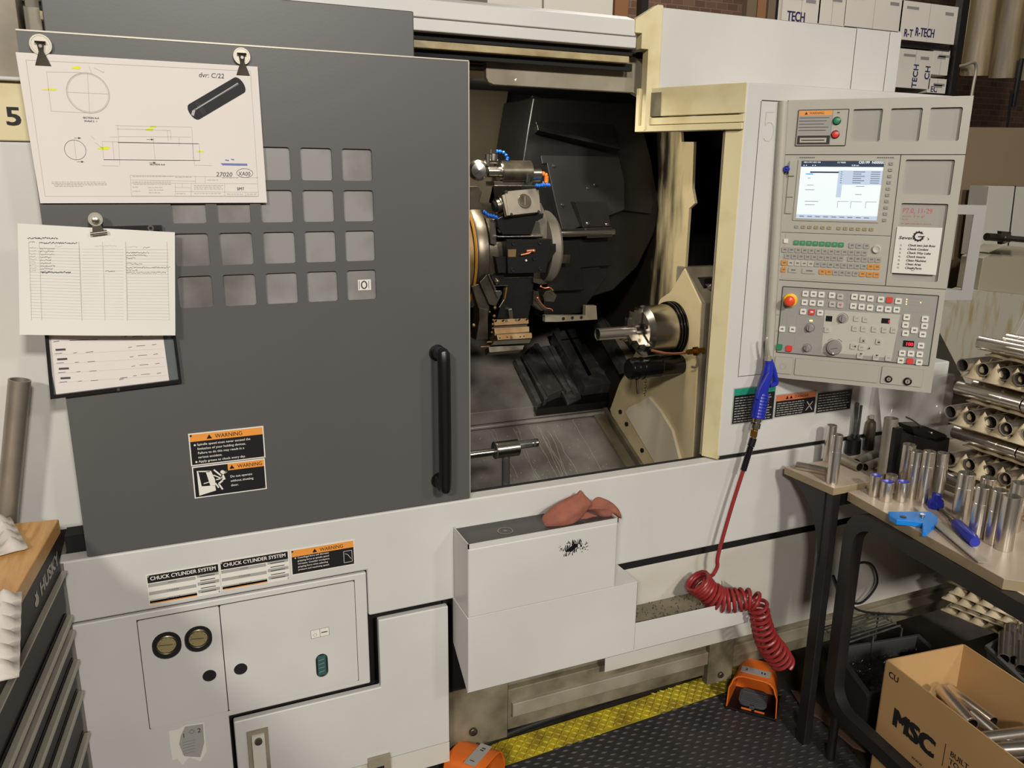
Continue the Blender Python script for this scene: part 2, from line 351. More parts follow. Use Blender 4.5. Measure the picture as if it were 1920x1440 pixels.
b=MB(); b.box(.605,.80,.06,.3,.09,.40); b.box(.80,2.7,.06,.3,.115,.25); b.box(1.50,1.60,.04,.07,.09,.25); b.m(1).box(.81,2.85,.045,.07,.165,.21)
b.m(2).cyl((.69,.05,.145),(.69,.065,.145),.012); b.cyl((1.55,.03,.12),(1.55,.045,.12),.010)
P(b,'machine_base',[TAUPE2,TAUPE,STEELD],bevel=.003)
# hydraulic service doors with real openings
def hdoor(u0,u1,holes,name='hydraulic_door'):
    b=MB(); b.m(1).fb(F0,u0-.0018,u1+.0018,.4402,.7258,0,.0006)
    b.m(0).plate(F0,rrect(u0,u1,.442,.724,.004),holes,.0004,.003)
    return P(b,name,[WHITE,SEAM])
slot=lambda u,v,w,h: rrect(u-w/2,u+w/2,v-h/2,v+h/2,w/2*.98,6)
q=K(240,980,.31936)
g1=F0.uv(*q(228,718)); g2=F0.uv(*q(413,680)); h1=F0.uv(*q(478,895)); h2=F0.uv(*q(661,856)); s1=F0.uv(*q(1138,835))
hd1=hdoor(-.135,.0375,[slot(*g1,.062,.070),slot(*g2,.060,.068),circ(*h1,.0155)])
hd2=hdoor(.0395,.354,[circ(*h2,.0155),slot(*s1,.030,.066)])
# the black cavities behind those openings
for (u,v),ru,rv in ((g1,.031,.035),(g2,.030,.034),(h1,.0155,.0155),(h2,.0155,.0155),(s1,.015,.033)):
    b=MB(); b.flat(F0,[(u+ru*math.cos(t*PI/12),v+rv*math.sin(t*PI/12)) for t in range(24)],.0010); P(b,'cavity_lining',[GAP])
for (u,v) in (g1,g2):
    c=F0.p(u,v+.002,.0012)
    b=MB(); b.m(0).lathe(c,(0,-1,0),[(0,.0240),(.004,.0240),(.0052,.022),(.0045,.0205)],28); b.m(1).lathe(c,(0,-1,0),[(.0012,.0001),(.0012,.0205)],28)
    b.m(2).line(F0,(u-.018,v+.004),(u+.012,v),.002,.0034); 
    for k in range(9):
        a=R(-40+k*32.5); b.line(F0,(u+.015*math.cos(a),v+.002+.015*math.sin(a)),(u+.018*math.cos(a),v+.002+.018*math.sin(a)),.0012,.0032)
    b.build('pressure_gauge',[STEELD,GLASSD,INK],hd1)
u,v=s1; b=MB(); b.m(0).fb(F0,u-.010,u+.010,v-.028,v+.028,.0012,.0022); b.m(1)
for k in range(4): b.line(F0,(u-.008,v-.018+k*.011),(u+.006,v-.016+k*.011),.001,.0026)
b.build('sight_glass',[SIGHT,LABG],hd2)
b=MB(); a0=F0.uv(*q(1072,640)); a1=F0.uv(*q(1182,690)); u0,u1,v0,v1=a0[0],a1[0],.590,.612
b.m(0).frect(F0,u0,u1,v0,v1,.0032); b.m(1)
for x in (u0,(u0+u1)/2,u1): b.line(F0,(x,v0),(x,v1),.0008,.0034)
for z in (v0,v1): b.line(F0,(u0,z),(u1,z),.0008,.0034)
b.ring(F0,u0+.010,v0+.008,.004,.0006,.0034); b.line(F0,(u1-.019,v0+.011),(u1-.004,v0+.011),.003,.0034)
b.build('small_caption_label',[LABW,INK],hd2)
# rating plates and warning plates
def textlines(b,fr,u0,v,lines,h,dv,n,width=None):
    for i,s in enumerate(lines): 
        if s: b.text(fr,s,u0,v-i*dv,h,n,bold=.01)
def chuck_plate(u0,u1,v0,v1):
    b=MB(); W=u1-u0; H=v1-v0
    b.m(0).fb(F0,u0,u1,v0,v1,0,.0015)
    b.m(1).frect(F0,u0+.002,u1-.002,v1-.021,v1-.002,.0018)
    b.m(2).text(F0,'CHUCK CYLINDER SYSTEM',u0+W*.5,v1-.0145,.0088,.0022,width=W*.90,align='C',bold=.02)
    for k,c in enumerate((3,2,3,2,3)):
        z=v1-.031-k*.0098
        if c==3: b.m(3).frect(F0,u0+.002,u0+W*.66,z,z+.008,.0018)
    for k in (0,2,4): b.m(3).frect(F0,u0+W*.68,u1-.002,v1-.028-k*.0098,v1-.021-k*.0098+.001,.0018)
    b.m(5).frect(F0,u0+.002,u0+W*.66,v0+.002,v0+.0095,.0018)
    b.m(4)
    for t,z in (('MAKER',.028),('CYLINDER',.0475),('MAX. R.P.M',.066)): b.text(F0,t,u0+W*.34,v1-z,.0038,.0021,align='C')
    for k in range(5): b.line(F0,(u0+W*.72,v1-.026-k*.0098),(u0+W*.93,v1-.026-k*.0098),.0022,.0021)
    b.text(F0,'Please confirm the speed',u0+.006,v0+.004,.0032,.0021,width=W*.5)
    for x,z in ((u0+.004,v1-.004),(u1-.004,v0+.004)): b.m(3).cyl(F0.p(x,z,.0015),F0.p(x,z,.003),.002,n=8)
    P(b,'rating_plate',[LABW,LABK,LABW,LABG,INK,LABO])
chuck_plate(-.107,.046,.757,.832); chuck_plate(.0475,.202,.760,.835)
def tri(b,fr,u,v,s,mi,n):
    b.m(mi).flat(fr,[(u-s*.58,v),(u+s*.58,v),(u,v+s)],n)
def warnplate(parent,fr,u0,u1,v0,v1,ob,lines,lu,lv,lh,ld,title_u,base,picto=None,th=.016,h=.009):
    b=MB(); b.m(0).fb(fr,u0,u1,v0,v1,0,.0015); e=.0025
    b.m(1).frect(fr,u0+e,u1-e,v0+e,v1-e,.0018)
    b.m(2).frect(fr,ob[0],ob[1],v1-e-th,v1-e,.0021)
    b.m(1).text(fr,'WARNING',title_u,v1-e-th*.78,h,.0024,width=h*6.2,bold=.005)
    tri(b,fr,title_u-.012,v1-e-th*.8,h*1.1,1,.0024)
    b.m(3); textlines(b,fr,lu,lv,lines,lh,ld,.0022)
    if picto: picto(b)
    for x,z in ((u0+.005,v1-.005),(u1-.005,v0+.005)): b.m(4).cyl(fr.p(x,z,.0015),fr.p(x,z,.003),.0024,n=8)
    return b.build('warning_plate',[LABW,LABK,LABO,LABW,STEELD],parent)
def curve_picto(b):
    u0,v0=.332,.778
    for a_,b_ in (((0,0),(.02,0)),((0,0),(0,.03)),((0,.03),(.02,.03)),((.02,0),(.02,.03)),((.003,.024),(.010,.020)),((.010,.020),(.017,.008))):
        b.m(3).line(F0,(u0+a_[0],v0+a_[1]),(u0+b_[0],v0+b_[1]),.0009,.0023)
warnplate(L,F0,.206,.359,.768,.835,(.2085,.3565),['Centrifugal force will decrease','gripping force as spindle speed','increases. Consider workpiece','gripping force when selecting','pressure and machining speed.'],.222,.810,.0042,.0078,.275,0,curve_picto,th=.017)
b=MB(); fr=F0.off(.0); b.ball(fr.p(.217,.812,.002),.0018,8); P(b,'plate_bullet',[LABW])
# torn sticker
b=MB(); st=[q(*p) for p in ((240,1225),(300,1215),(335,1190),(445,1175),(455,1290),(462,1340),(425,1400),(360,1375),(320,1420),(290,1385),(262,1395),(245,1290))]
b.m(0).px(F0,st,0,.0008)
b.m(1).flat(F0,[F0.uv(*q(*p)) for p in ((335,1195),(440,1180),(448,1290),(425,1375),(330,1370),(300,1300),(310,1250))],.0012)
u,v=F0.uv(*q(318,1262)); b.m(2).text(F0,'1',u,v,.011,.0015,bold=.02); u,v=F0.uv(*q(408,1232)); b.text(F0,'2',u,v,.012,.0015,bold=.02)
u,v=F0.uv(*q(375,1225)); b.ring(F0,u,v,.008,.0006,.0015,4,.006); b.ring(F0,u,v,.0045,.0006,.0015)
for k in range(5):
    u,v=F0.uv(*q(320,1290+k*17)); b.line(F0,(u,v),(u+.028,v+.0005),.0007,.0015)
P(b,'torn_sticker',[LABW,LABG,INK])
# chip coolant box at the front
b=MB(); y=-.1125
b.m(0).box(.615,1.040,y,0,.62,.812); P(b,'splash_box_body',[WHITE],bevel=.006,seg=3)
b=MB(); fz=FZ(.812)
b.m(0).box(.615,1.040,y,y+.003,.812,.824); b.box(.615,.618,y,0,.812,.824); b.box(1.037,1.040,y,0,.812,.824); b.m(1).frect(fz,.618,1.037,y+.003,-.0005,.006)
b.m(2).ring(fz,.735,-.062,.019,.0025,.0068); b.m(2).ring(fz,.735,-.062,.003,.003,.0068)
P(b,'splash_box_lid',[WHITE,LIDD,TAUPE])
FB=FY(y)
b=MB(); b.m(0); rs=random.Random(3)
for k in range(120):
    uu=.905+rs.gauss(0,.022); vv=.765+rs.gauss(0,.0085); ln=rs.uniform(.002,.014)*math.exp(-((uu-.905)/.03)**2)+.001
    b.flat(FB,[(uu-.0008*rs.uniform(.5,2.4),vv-ln/2),(uu+.0008*rs.uniform(.5,2.4),vv-ln/2),(uu+.001,vv+ln/2),(uu-.0006,vv+ln/2)],.0003+k*1e-6)
b.fpoly(FB,[(.888,.757),(.90,.752),(.918,.763),(.921,.772),(.905,.771),(.897,.766)],.0001,.0004)
P(b,'scraped_paint_patch',[BLACK])
b=MB(); y2=-.1125
b.prism([(.612,y2,.406),(.612,y2,.622),(1.112,y2,.622),(1.112,y2,.494),(1.51,y2,.486),(1.51,y2,.406)],(0,.003,0))
b.prism([(.612,y2,.622),(.612,y2,.41),(.612,0,.49),(.612,0,.622)],(.003,0,0)); b.prism([(1.109,y2,.622),(1.109,y2,.41),(1.109,.0,.41),(1.109,0,.622)],(.003,0,0))
b.prism([(.612,y2,.406),(.612,y2,.409),(.612,0,.493),(.612,0,.490)],(.5,0,0)); b.box(1.112,1.51,y2,.01,.406,.409); b.box(1.507,1.51,y2,.01,.406,.486)
b.box(.612,1.112,y2,-.0005,.6195,.6225)
P(b,'chip_trough',[WHITE],bevel=.0015)
b=MB(); b.m(0).box(1.115,1.505,y2+.004,.008,.41,.468); rs=random.Random(5); b.m(1)
for k in range(160):
    x=rs.uniform(1.12,1.5); yy=rs.uniform(y2+.008,.004); a=rs.uniform(0,PI); l=rs.uniform(.002,.006)
    b.path([(x,yy,.4685),(x+l*math.cos(a),yy+l*math.sin(a),.469+rs.uniform(0,.004))],.0008,4)
tag(P(b,'trough_swarf',[TAUPE2,CHIP]),kind='stuff')
# -- sliding door
b=MB(); cols=[.0162+.0880*k for k in range(5)]; rows=[1.6865-.0878*k for k in range(4)]
holes=[rrect(c,c+.0665,r,r+.0675,.006) for c in cols for r in rows]
b.plate(F0,rrect(-.216,.662,.8965,1.948,.004,2),holes,-.004,0)
b.box(-.216,-.212,.004,.05,.8965,1.948); b.box(.658,.662,.004,.05,.8965,1.948); b.box(-.216,.662,.004,.05,1.944,1.948); b.box(-.216,.662,.004,.05,.8965,.9005)
door=P(b,'sliding_door',[DOOR])
b=MB(); b.box(-.01,.45,.006,.012,1.40,1.77); b.build('window_pane',[GLASS],door)
b=MB(); f=FY(.006); b.m(0).frect(f,.394,.424,1.444,1.468,.0008); b.m(1).ring(f,.408,1.456,.006,.003,.0012,rv=.008); 
for x in (.397,.419): b.line(f,(x,1.447),(x,1.465),.0012,.0012)
b.build('window_sticker',[PAPER2,INK],door)
b=MB(); b.box(-.214,-.0,.006,.03,1.42,1.60); b.build('inner_rail',[DOOR],door)
b=MB(); b.box(-.216,.662,-.0012,.004,1.9475,1.9502); b.box(.6605,.6632,-.0008,.004,.8965,1.9475); b.build('door_edge_highlight',[ALU],door)  # pale strips painted as the bevel highlight along top and right edges
# handle
b=MB(); u0,v0=F0.uv(812,675); hp=[(.578,-.002,1.285),(.578,-.04,1.290),(.578,-.052,1.275),(.578,-.054,1.12),(.578,-.052,.97),(.578,-.04,.955),(.578,-.002,.96)]
b.path(smooth(hp,5),.0155,12); b.cyl((.578,-.004,1.286),(.578,0,1.286),.02); b.cyl((.578,-.004,.958),(.578,0,.958),.02)
b.build('door_handle',[BLACK],door)
def fig(b):
    k=K(330,780,.125); g=lambda *pts:[F0.uv(*k(*p)) for p in pts]
    b.m(3)
    for poly in (((310,820),(330,820),(385,1050),(585,1035),(600,1110),(350,1190)),((330,820),(520,815),(500,835),(345,835)),((445,830),(525,818),(585,950),(590,1040),(515,1040))): b.flat(F0,g(*poly),.0024)
    for a_,c_,w in (((565,800),(690,900),.0035),((700,830),(760,830),.003),((415,1010),(560,965),.002),((560,880),(680,930),.0025),((600,950),(700,925),.0025),((690,880),(720,950),.007),((700,960),(640,1010),.004),((640,1010),(700,1095),.0035),((590,1000),(640,1070),.003),((690,860),(760,830),.0035)):
        a1,c1=g(a_,c_); b.line(F0,a1,c1,w,.0026)
    u,v=g((693,832))[0]; b.flat(F0,circ(u,v,.0042,12),.0028)
w1=warnplate(door,F0,.0075,.1655,1.0735,1.1485,(.010,.163),['Spindle speed must never exceed the','limitation of your holding devices.','Failure to do this may result in a','serious accident.','Apply grease to chuck every day.'],.0235,1.1195,.0052,.0098,.062,0,th=.0165,h=.0092)
b=MB(); 
for v in (1.1215,1.0823): b.flat(F0,circ(.019,v,.0022,12),.0026)
b.build('plate_bullet',[LABW],door)
warnplate(door,F0,.0085,.1635,.997,1.0715,(.083,.161),['Do not operate','without shutting','door.'],.0865,1.036,.0052,.0105,.1035,0,fig,th=.0155,h=.0085)
# upper fixed panel behind door, beam, housings
b=MB(); b.box(-.181,.572,.12,.16,1.80,2.064); P(b,'upper_front_panel',[DOOR],bevel=.003)
b=MB(); b.m(0).prism([(-.2,.25,2.077),(-.2,.25,2.118),(-.2,.30,2.135),(-.2,.30,2.077)],(1.445,0,0)); b.box(-.2,1.245,.245,.30,2.045,2.074)
P(b,'header_beam',[WHITE],bevel=.003)
b=MB(); b.m(1).box(-.2,1.25,.27,.35,2.028,2.046); b.m(0).box(-.2,1.235,.262,.30,2.008,2.026); b.m(1).box(-.2,1.26,.285,.30,1.99,2.010)
P(b,'door_rail',[mat('grimy_cream_rail',(176,160,120),.5,col2=(136,118,82),vs_=14),GAP],bevel=.002)
b=MB(); f=FY(.32); q=K(500,0,.38542)
b.px(f,[q(1068,240),q(1068,375),q(1080,400),q(1105,412),q(1780,450),q(1812,470),q(1850,480),q(1850,255)],-.02,0)
P(b,'inner_header_plate',[TAUPE],bevel=.002)
b=MB(); b.m(0).px(FY(.34),[q(700,200),q(1070,200),q(1070,312),q(700,280)],-.02,0)
P(b,'inner_header_gap_cover',[OLIVE])
# soot blotch under the header: an oil-dirt mark on the plate
b=MB(); rs=random.Random(11)
for k in range(46):
    px=q(1430+rs.uniform(0,390),262+rs.gauss(8,8)); u,v=f.uv(*px); 
    b.flat(f,circ(u,v,rs.uniform(.006,.02),9,rs.uniform(.002,.007)),.0006+k*1e-5)
P(b,'oil_smudge',[SOOT])
b=MB(); b.box(1.325,2.0425,.25,.27,1.86,2.157); b.m(0).box(2.0455,2.1835,.25,.27,1.86,2.158); b.m(1).box(2.03,2.06,.252,.272,1.86,2.155); b.box(2.17,2.20,.252,.272,1.86,2.155)
b.m(0).box(2.1865,2.236,.25,.27,1.86,2.158); b.box(1.325,2.236,.271,.9,2.005,2.150)
P(b,'upper_housing',[WHITE,SEAM],bevel=.0015)
b=MB(); fu=FY(.245); b.fpoly(fu,[(1.240,2.085),(1.262,2.085),(1.262,2.045),(1.285,2.045),(1.285,1.83),(1.327,1.83),(1.327,2.162),(1.31,2.162),(1.240,2.120)],-.03,0)
P(b,'housing_end_cap',[CREAM],bevel=.002)
# control column: front skin, slanted return, header, post
A=V((1.438,0,0)); Bp=V((1.30,.25,0))
b=MB(); b.box(1.438,2.204,0,.03,.905,1.945); b.box(1.445,2.204,.03,.25,1.915,1.945); b.box(2.17,2.204,.03,.25,.905,1.915); b.m(0).box(2.208,2.36,.0,.24,.905,1.12)
P(b,'control_column',[WHITE],bevel=.005)
b=MB(); 
for z0,z1,x0,x1 in ((1.9,1.9025,1.49,1.57),): b.m(0).box(x0,x1,-.0005,.0,z0,z1)
b.box(1.4875,1.489,-.0006,0,1.145,1.9); b.box(1.4875,1.60,-.0006,0,1.144,1.1455)
P(b,'column_seam',[SEAM])
fs=Fr(Bp,(A-Bp),(0,0,1)); Ls=(A-Bp).length
if fs.n.y>0: fs=Fr(A,(Bp-A),(0,0,1))
def sl(b,t0,t1,z0,z1,n0,n1):  # along Bp->A, t in 0..1
    p0=Bp.lerp(A,t0); p1=Bp.lerp(A,t1); nn=fs.n
    pts=[p0+V((0,0,z0))+nn*n0,p1+V((0,0,z0))+nn*n0,p1+V((0,0,z1))+nn*n0,p0+V((0,0,z1))+nn*n0]
    b.prism(pts,nn*(n1-n0))
b=MB(); sl(b,0,1.0,1.868,1.9445,-.03,0); sl(b,-.1,1.0,1.845,1.864,-.03,.004); sl(b,-.1,1.0,1.826,1.843,-.03,.012); sl(b,.82,1.0,.897,1.84,-.03,0)
sl(b,-.13,-.09,1.826,1.9445,-.02,.012)
P(b,'door_jamb',[CREAM],bevel=.002)
b=MB(); sl(b,-.088,.13,1.868,1.932,-.01,.0015); P(b,'jamb_recess',[TAUPE2])
b=MB(); sl(b,.795,.82,.90,1.83,-.03,-.004); P(b,'jamb_seal',[TAUPE])
# lettering 5 outlined in pencil on the column
b=MB(); fr=F0; n=.0009
for a_,c_ in (((1.508,1.872),(1.535,1.873)),((1.508,1.872),(1.5075,1.838))): b.line(fr,a_,c_,.0012,n)
pts=[(1.508+.0,1.838),(1.516,1.846),(1.527,1.846),(1.535,1.838),(1.538,1.822),(1.534,1.806),(1.524,1.798),(1.512,1.799),(1.506,1.806)]
for i in range(len(pts)-1): b.line(fr,pts[i],pts[i+1],.0012,n)
P(b,'pencilled_five',[INKL])
# safety labels under pendant
b=MB()
def slab(u0,u1,v0,v1,head,hm,nl):
    b.m(0).fb(F0,u0,u1,v0,v1,0,.001); b.m(1).frect(F0,u0+.003,u1-.003,v0+.003,v1-.003,.0013)
    if head: b.m(hm).frect(F0,u0+.003,u1-.003,v1-.003-head,v1-.003,.0016)
    b.m(4); rs=random.Random(nl); h=(v1-v0-.012-head)/nl
    for k in range(nl):
        z=v1-.008-head-(k+.4)*h; x=u0+.008
        while x<u1-.02:
            l=rs.uniform(.006,.02); x2=min(x+l,u1-.01); b.line(F0,(x,z),(x2,z),h*.32,.0016); x=x2+.003
slab(1.4765,1.632,.9995,1.111,.020,2,10); slab(1.634,1.793,1.003,1.076,.018,3,6); slab(1.795,1.94,.998,1.068,0,1,7)
b.m(1); u=1.69
tri(b,F0,1.678,1.059,.010,1,.0019); tri(b,F0,1.693,1.059,.010,1,.0019); b.text(F0,'DANGER',1.706,1.0595,.008,.0019,width=.055)
b.m(1).frect(F0,1.745,1.788,1.008,1.05,.0018); b.m(5).line(F0,(1.755,1.015),(1.78,1.042),.003,.002); b.line(F0,(1.757,1.043),(1.78,1.015),.003,.002)
P(b,'safety_label_row',[LABG,LABK,LABGR,LABORD,LABG,LABG])
# left body beyond the door
b=MB(); b.m(0).box(-1.2,-.10,.10,.5,.925,1.755); b.m(1).box(-1.2,-.19,.098,.5,1.7565,1.868); b.m(0).box(-1.2,-.20,.085,.5,1.868,1.876)
P(b,'left_body_panel',[WHITE,CREAM],bevel=.003)
b=MB(); b.m(0).box(-1.2,-.245,.30,.9,1.876,2.5); b.box(-.238,-.16,.34,.9,1.876,2.045); b.m(1).box(-.238,-.05,.38,.9,2.048,2.075); b.m(2).box(-.6,-.05,.42,.9,2.04,2.4); b.m(3).box(-.3,-.05,.37,.38,2.075,2.085)
P(b,'left_rear_housing',[TAUPE,TAUPE,WHITE,GAP],bevel=.002)
b=MB(); b.m(0).text(FY(.098),'5',-.2665,1.787,.0335,.001,width=.026,bold=.03); P(b,'number_marking',[INKK])
# -- interior shell
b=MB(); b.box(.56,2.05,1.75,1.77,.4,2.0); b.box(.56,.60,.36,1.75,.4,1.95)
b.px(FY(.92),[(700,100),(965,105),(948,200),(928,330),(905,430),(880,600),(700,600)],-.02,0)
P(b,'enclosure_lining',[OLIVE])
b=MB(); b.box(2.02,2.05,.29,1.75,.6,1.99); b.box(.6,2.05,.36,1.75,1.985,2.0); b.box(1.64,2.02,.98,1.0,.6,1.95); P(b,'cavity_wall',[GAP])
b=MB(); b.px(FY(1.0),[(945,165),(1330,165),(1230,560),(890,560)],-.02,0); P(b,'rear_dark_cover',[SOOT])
XC=1.62
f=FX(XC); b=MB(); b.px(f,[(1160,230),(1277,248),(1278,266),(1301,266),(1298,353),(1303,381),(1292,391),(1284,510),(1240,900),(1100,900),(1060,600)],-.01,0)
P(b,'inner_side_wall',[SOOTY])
# pan
zp=lambda y:.615+.50*(y-.639)
b=MB(); 
def pq(x0,x1,y0,y1,dz=0,t=.01):
    b.prism([(x0,y0,zp(y0)+dz),(x1,y0,zp(y0)+dz),(x1,y1,zp(y1)+dz),(x0,y1,zp(y1)+dz)],(0,0,-t))
def apan(px,py,dz=0):
    d=ray(px,py); n=V((0,-.5,1)); o=V((1,.639,.615+dz)); return CAM+d*((o-CAM).dot(n)/d.dot(n))
ya_=apan(1000,797).y; yb_=apan(1000,762,.05).y
pq(.62,1.60,.05,ya_); pq(.62,1.60,yb_,1.75,.05,.05); pq(.62,1.60,ya_,yb_+.02,-.01,.01)
b.cyl((.62,ya_+.012,zp(ya_)+.012),(1.59,ya_+.012,zp(ya_)+.012),.009,n=12); b.cyl((.62,ya_+.05,zp(ya_+.05)-.0),(1.59,ya_+.05,zp(ya_+.05)-.0),.012,n=12)
b.m(1).box(.6,1.62,.048,.06,.3,.892)
P(b,'chip_pan',[PAN,GAP],bevel=.002)
b=MB(); rs=random.Random(9)
for k in range(150):
    x=rs.uniform(.72,1.5); yy=rs.uniform(.55,ya_-.02); z=zp(yy); l=rs.uniform(.002,.007)
    b.path([(x,yy,z+.001),(x+l*rs.uniform(-1,1),yy+l,z+.002+l*.5)],.0009,4)
for k in range(16):
    x=rs.uniform(.80,1.45); y0=rs.uniform(.58,.70); pts=[]
    for j in range(9): x+=rs.uniform(-.006,.008); yy=y0+j*.035; pts.append((x,min(yy,ya_),zp(min(yy,ya_))+.0015))
    b.path(pts,.0008,4)
tag(P(b,'coolant_streaks_and_swarf',[RESID]),kind='stuff')
b=MB(); b.m(0)
b.prism([(1.585,.10,zp(.10)-.01),(1.585,.97,zp(.97)-.01),(1.585,.97,zp(.97)+.03),(1.585,.10,zp(.10)+.03)],(.014,0,0))
b.prism([(1.535,.10,zp(.10)),(1.535,ya_,zp(ya_)),(1.535,ya_,zp(ya_)+.012),(1.535,.10,zp(.10)+.012)],(.04,0,0))
P(b,'pan_side_gutter',[TAUPE2])
# pedestal slides on a slanted bed
FS=Fr((1.2,1.05,zp(1.05)+.115),(1,0,0),(0,1,.5)); FSn=Fr((1.2,.62,.95),(1,0,0),(0,math.cos(R(24)),math.sin(R(24))))
b=MB(); b.px(FS,[(982,669),(1002,644),(1055,729),(1027,741)],-.048,0); b.px(FS,[(1002,641),(1010,640),(1073,728),(1064,731)],-.045,-.008); P(b,'slide_rail',[SLIDE],bevel=.003)
b=MB(); b.px(FS,[(968,668),(976,662),(1018,748),(1010,752)],-.05,-.018); b.px(FS,[(978,664),(984,660),(1028,744),(1022,747)],-.05,-.006); P(b,'slide_guide_strip',[SLIDE],bevel=.002)
b=MB(); b.px(FS,[(1012,640),(1040,636),(1094,735),(1068,746)],-.05,-.030); b.px(FS,[(1030,640),(1034,639),(1085,730),(1079,732)],-.05,-.022); P(b,'slide_channel',[SLIDE],bevel=.002)
b=MB(); b.px(FS,[(1036,625),(1118,612),(1147,712),(1146,720),(1097,728)],-.05,.008); b.m(1).px(FS,[(1058,622),(1062,620),(1108,706),(1102,708)],.008,.011); b.px(FS,[(1050,640),(1100,634),(1102,636),(1052,642)],.008,.010); b.m(0).px(FS,[(1108,640),(1116,640),(1140,700),(1130,702)],.008,.014)
P(b,'slide_saddle',[SLIDE,SOOT],bevel=.003)
b=MB(); b.px(FS,[(1005,735),(1146,722),(1146,738),(1012,752)],-.075,-.040); P(b,'slide_base',[SOOT])
b=MB(); b.px(FSn,[(1147,634),(1178,628),(1212,668),(1172,680)],-.02,.02); P(b,'slide_wiper_plate',[TAUPE],bevel=.002)
b=MB(); b.px(FSn,[(1112,600),(1124,598),(1176,690),(1164,694)],-.02,.022); b.px(FSn,[(1128,598),(1134,598),(1172,665),(1166,668)],-.02,.018); P(b,'slide_edge_rail',[SLIDE])
# turret carrier covers: three faceted black sheets
fh=FY(.66); b=MB()
b.px(fh,[(1000,182),(1188,192),(1206,240),(1222,300),(1237,395),(1226,440),(1196,500),(1150,545),(1100,560),(1010,560),(985,450),(975,330),(990,240)],-.25,0)
P(b,'carrier_cover',[SOOT],bevel=.006)
f2=Fr(fh.p(1.2,1.6,.03),(1,0,0),(0,.18,1))
b=MB(); q=K(860,60,.22222)
b.px(f2,[q(655,860),q(1345,1020),q(1400,1250),q(1400,1500),q(880,1700),q(815,1440),q(745,1110),q(705,1115)],-.03,0)
P(b,'cover_front_sheet',[PANEL_D],bevel=.003)
f3=Fr(fh.p(1.2,1.8,.025),(1,0,0),(0,.35,1)); b=MB(); b.px(f3,[q(620,530),q(1290,740),q(1345,960),q(655,780)],-.02,0); b.px(f3,[q(640,800),q(1340,985),q(1345,1010),q(650,850)],-.01,.02); P(b,'cover_upper_sheet',[SOOT],bevel=.002)
b=MB(); b.px(f2,[q(1345,1020),q(1600,1010),q(1660,1440),q(1640,1530),q(1400,1500),q(1400,1250)],-.05,-.012); P(b,'cover_side_sheet',[SOOT],bevel=.002)
b=MB(); 
for p in ((800,1130),(1150,1290),(1090,1320),(875,1460)): u,v=f2.uv(*q(*p)); b.cyl(f2.p(u,v,0),f2.p(u,v,.004),.006,.004,n=10)
b.build('cover_bolt',[STEELD],L)
fb=FY(.60); q=K(860,270,.14583); q2=K(860,460,.15276)
b=MB(); b.m(0).px(fb,[(1078,377),(1138,379),(1146,425),(1094,427)],-.04,.0); b.px(fb,[(1095,427),(1144,425),(1146,445),(1098,447)],-.04,.012); b.m(1)
for p in ((1101,419),(1137,421)): u,v=fb.uv(*p); b.cyl(fb.p(u,v,0),fb.p(u,v,.006),.006,n=12)
P(b,'shaft_support_bracket',[PANEL_D,STEEL],bevel=.003)
b=MB(); p0=fb.p(*fb.uv(1030,438)); p1=fb.p(*fb.uv(1150,434)); p0.y=p1.y=.6; b.cyl(p0,p1,.014); P(b,'guide_shaft',[STEEL])
b=MB(); b.m(0).px(fb,[(1036,452),(1088,450),(1090,488),(1098,545),(1028,548),(1030,500)],-.08,-.01); b.px(fb,[(1085,450),(1150,446),(1155,500),(1095,505)],-.1,-.03); b.px(fb,[(1026,500),(1130,497),(1150,520),(1100,590),(1030,600)],-.12,-.04)
P(b,'turret_carrier_block',[SOOT],bevel=.004)
b=MB(); b.m(0).px(fb,[q2(1060,940),q2(1060,860),q2(1210,860),q2(1555,860),q2(1560,740),q2(1690,740),q2(1702,910),q2(1215,940)],-.02,.0)
b.m(1)
for p in ((1285,900),(1395,890),(1505,885)): u,v=fb.uv(*q2(*p)); b.cyl(fb.p(u,v,0),fb.p(u,v,.001),.006,n=10)
P(b,'scraper_strip',[TAUPE,GAP],bevel=.001)
# -- tool turret
b=MB(); b.box(.74,1.06,.42,.50,1.971,1.983); P(b,'fill_light_housing',[TAUPE])  # unseen box added above the interior fill light
turret_parent=L
T=thing('tool_turret','round steel tool turret carrying tool holders inside the open machine','turret',(.9,.6,1.45))
cx,cz=.86,1.45
tc_=fb.uv(868,470)
yT=.60
# disc: axis along X
dc=V((.935,.70,1.45)); 
b=MB(); b.lathe(dc,(1,0,0),[(-.055,.0001),(-.055,.172),(-.045,.178),(-.012,.178),(-.012,.170),(.045,.170),(.045,.12),(.06,.115),(.06,.0001)],36); b.build('turret_disc',[STEELD],T,bevel=.003)
b=MB(); b.lathe(dc+V((-.060,0,0)),(1,0,0),[(0,.178),(-.004,.184),(0,.190),(.004,.184)],48,True); b.build('seal_ring',[ORING],T)
b=MB(); b.lathe(dc+V((-.062,0,0)),(1,0,0),[(-.08,.0001),(-.08,.13),(0,.175),(.01,.176),(.01,.0001)],40); b.build('drive_drum',[GOLDB],T)
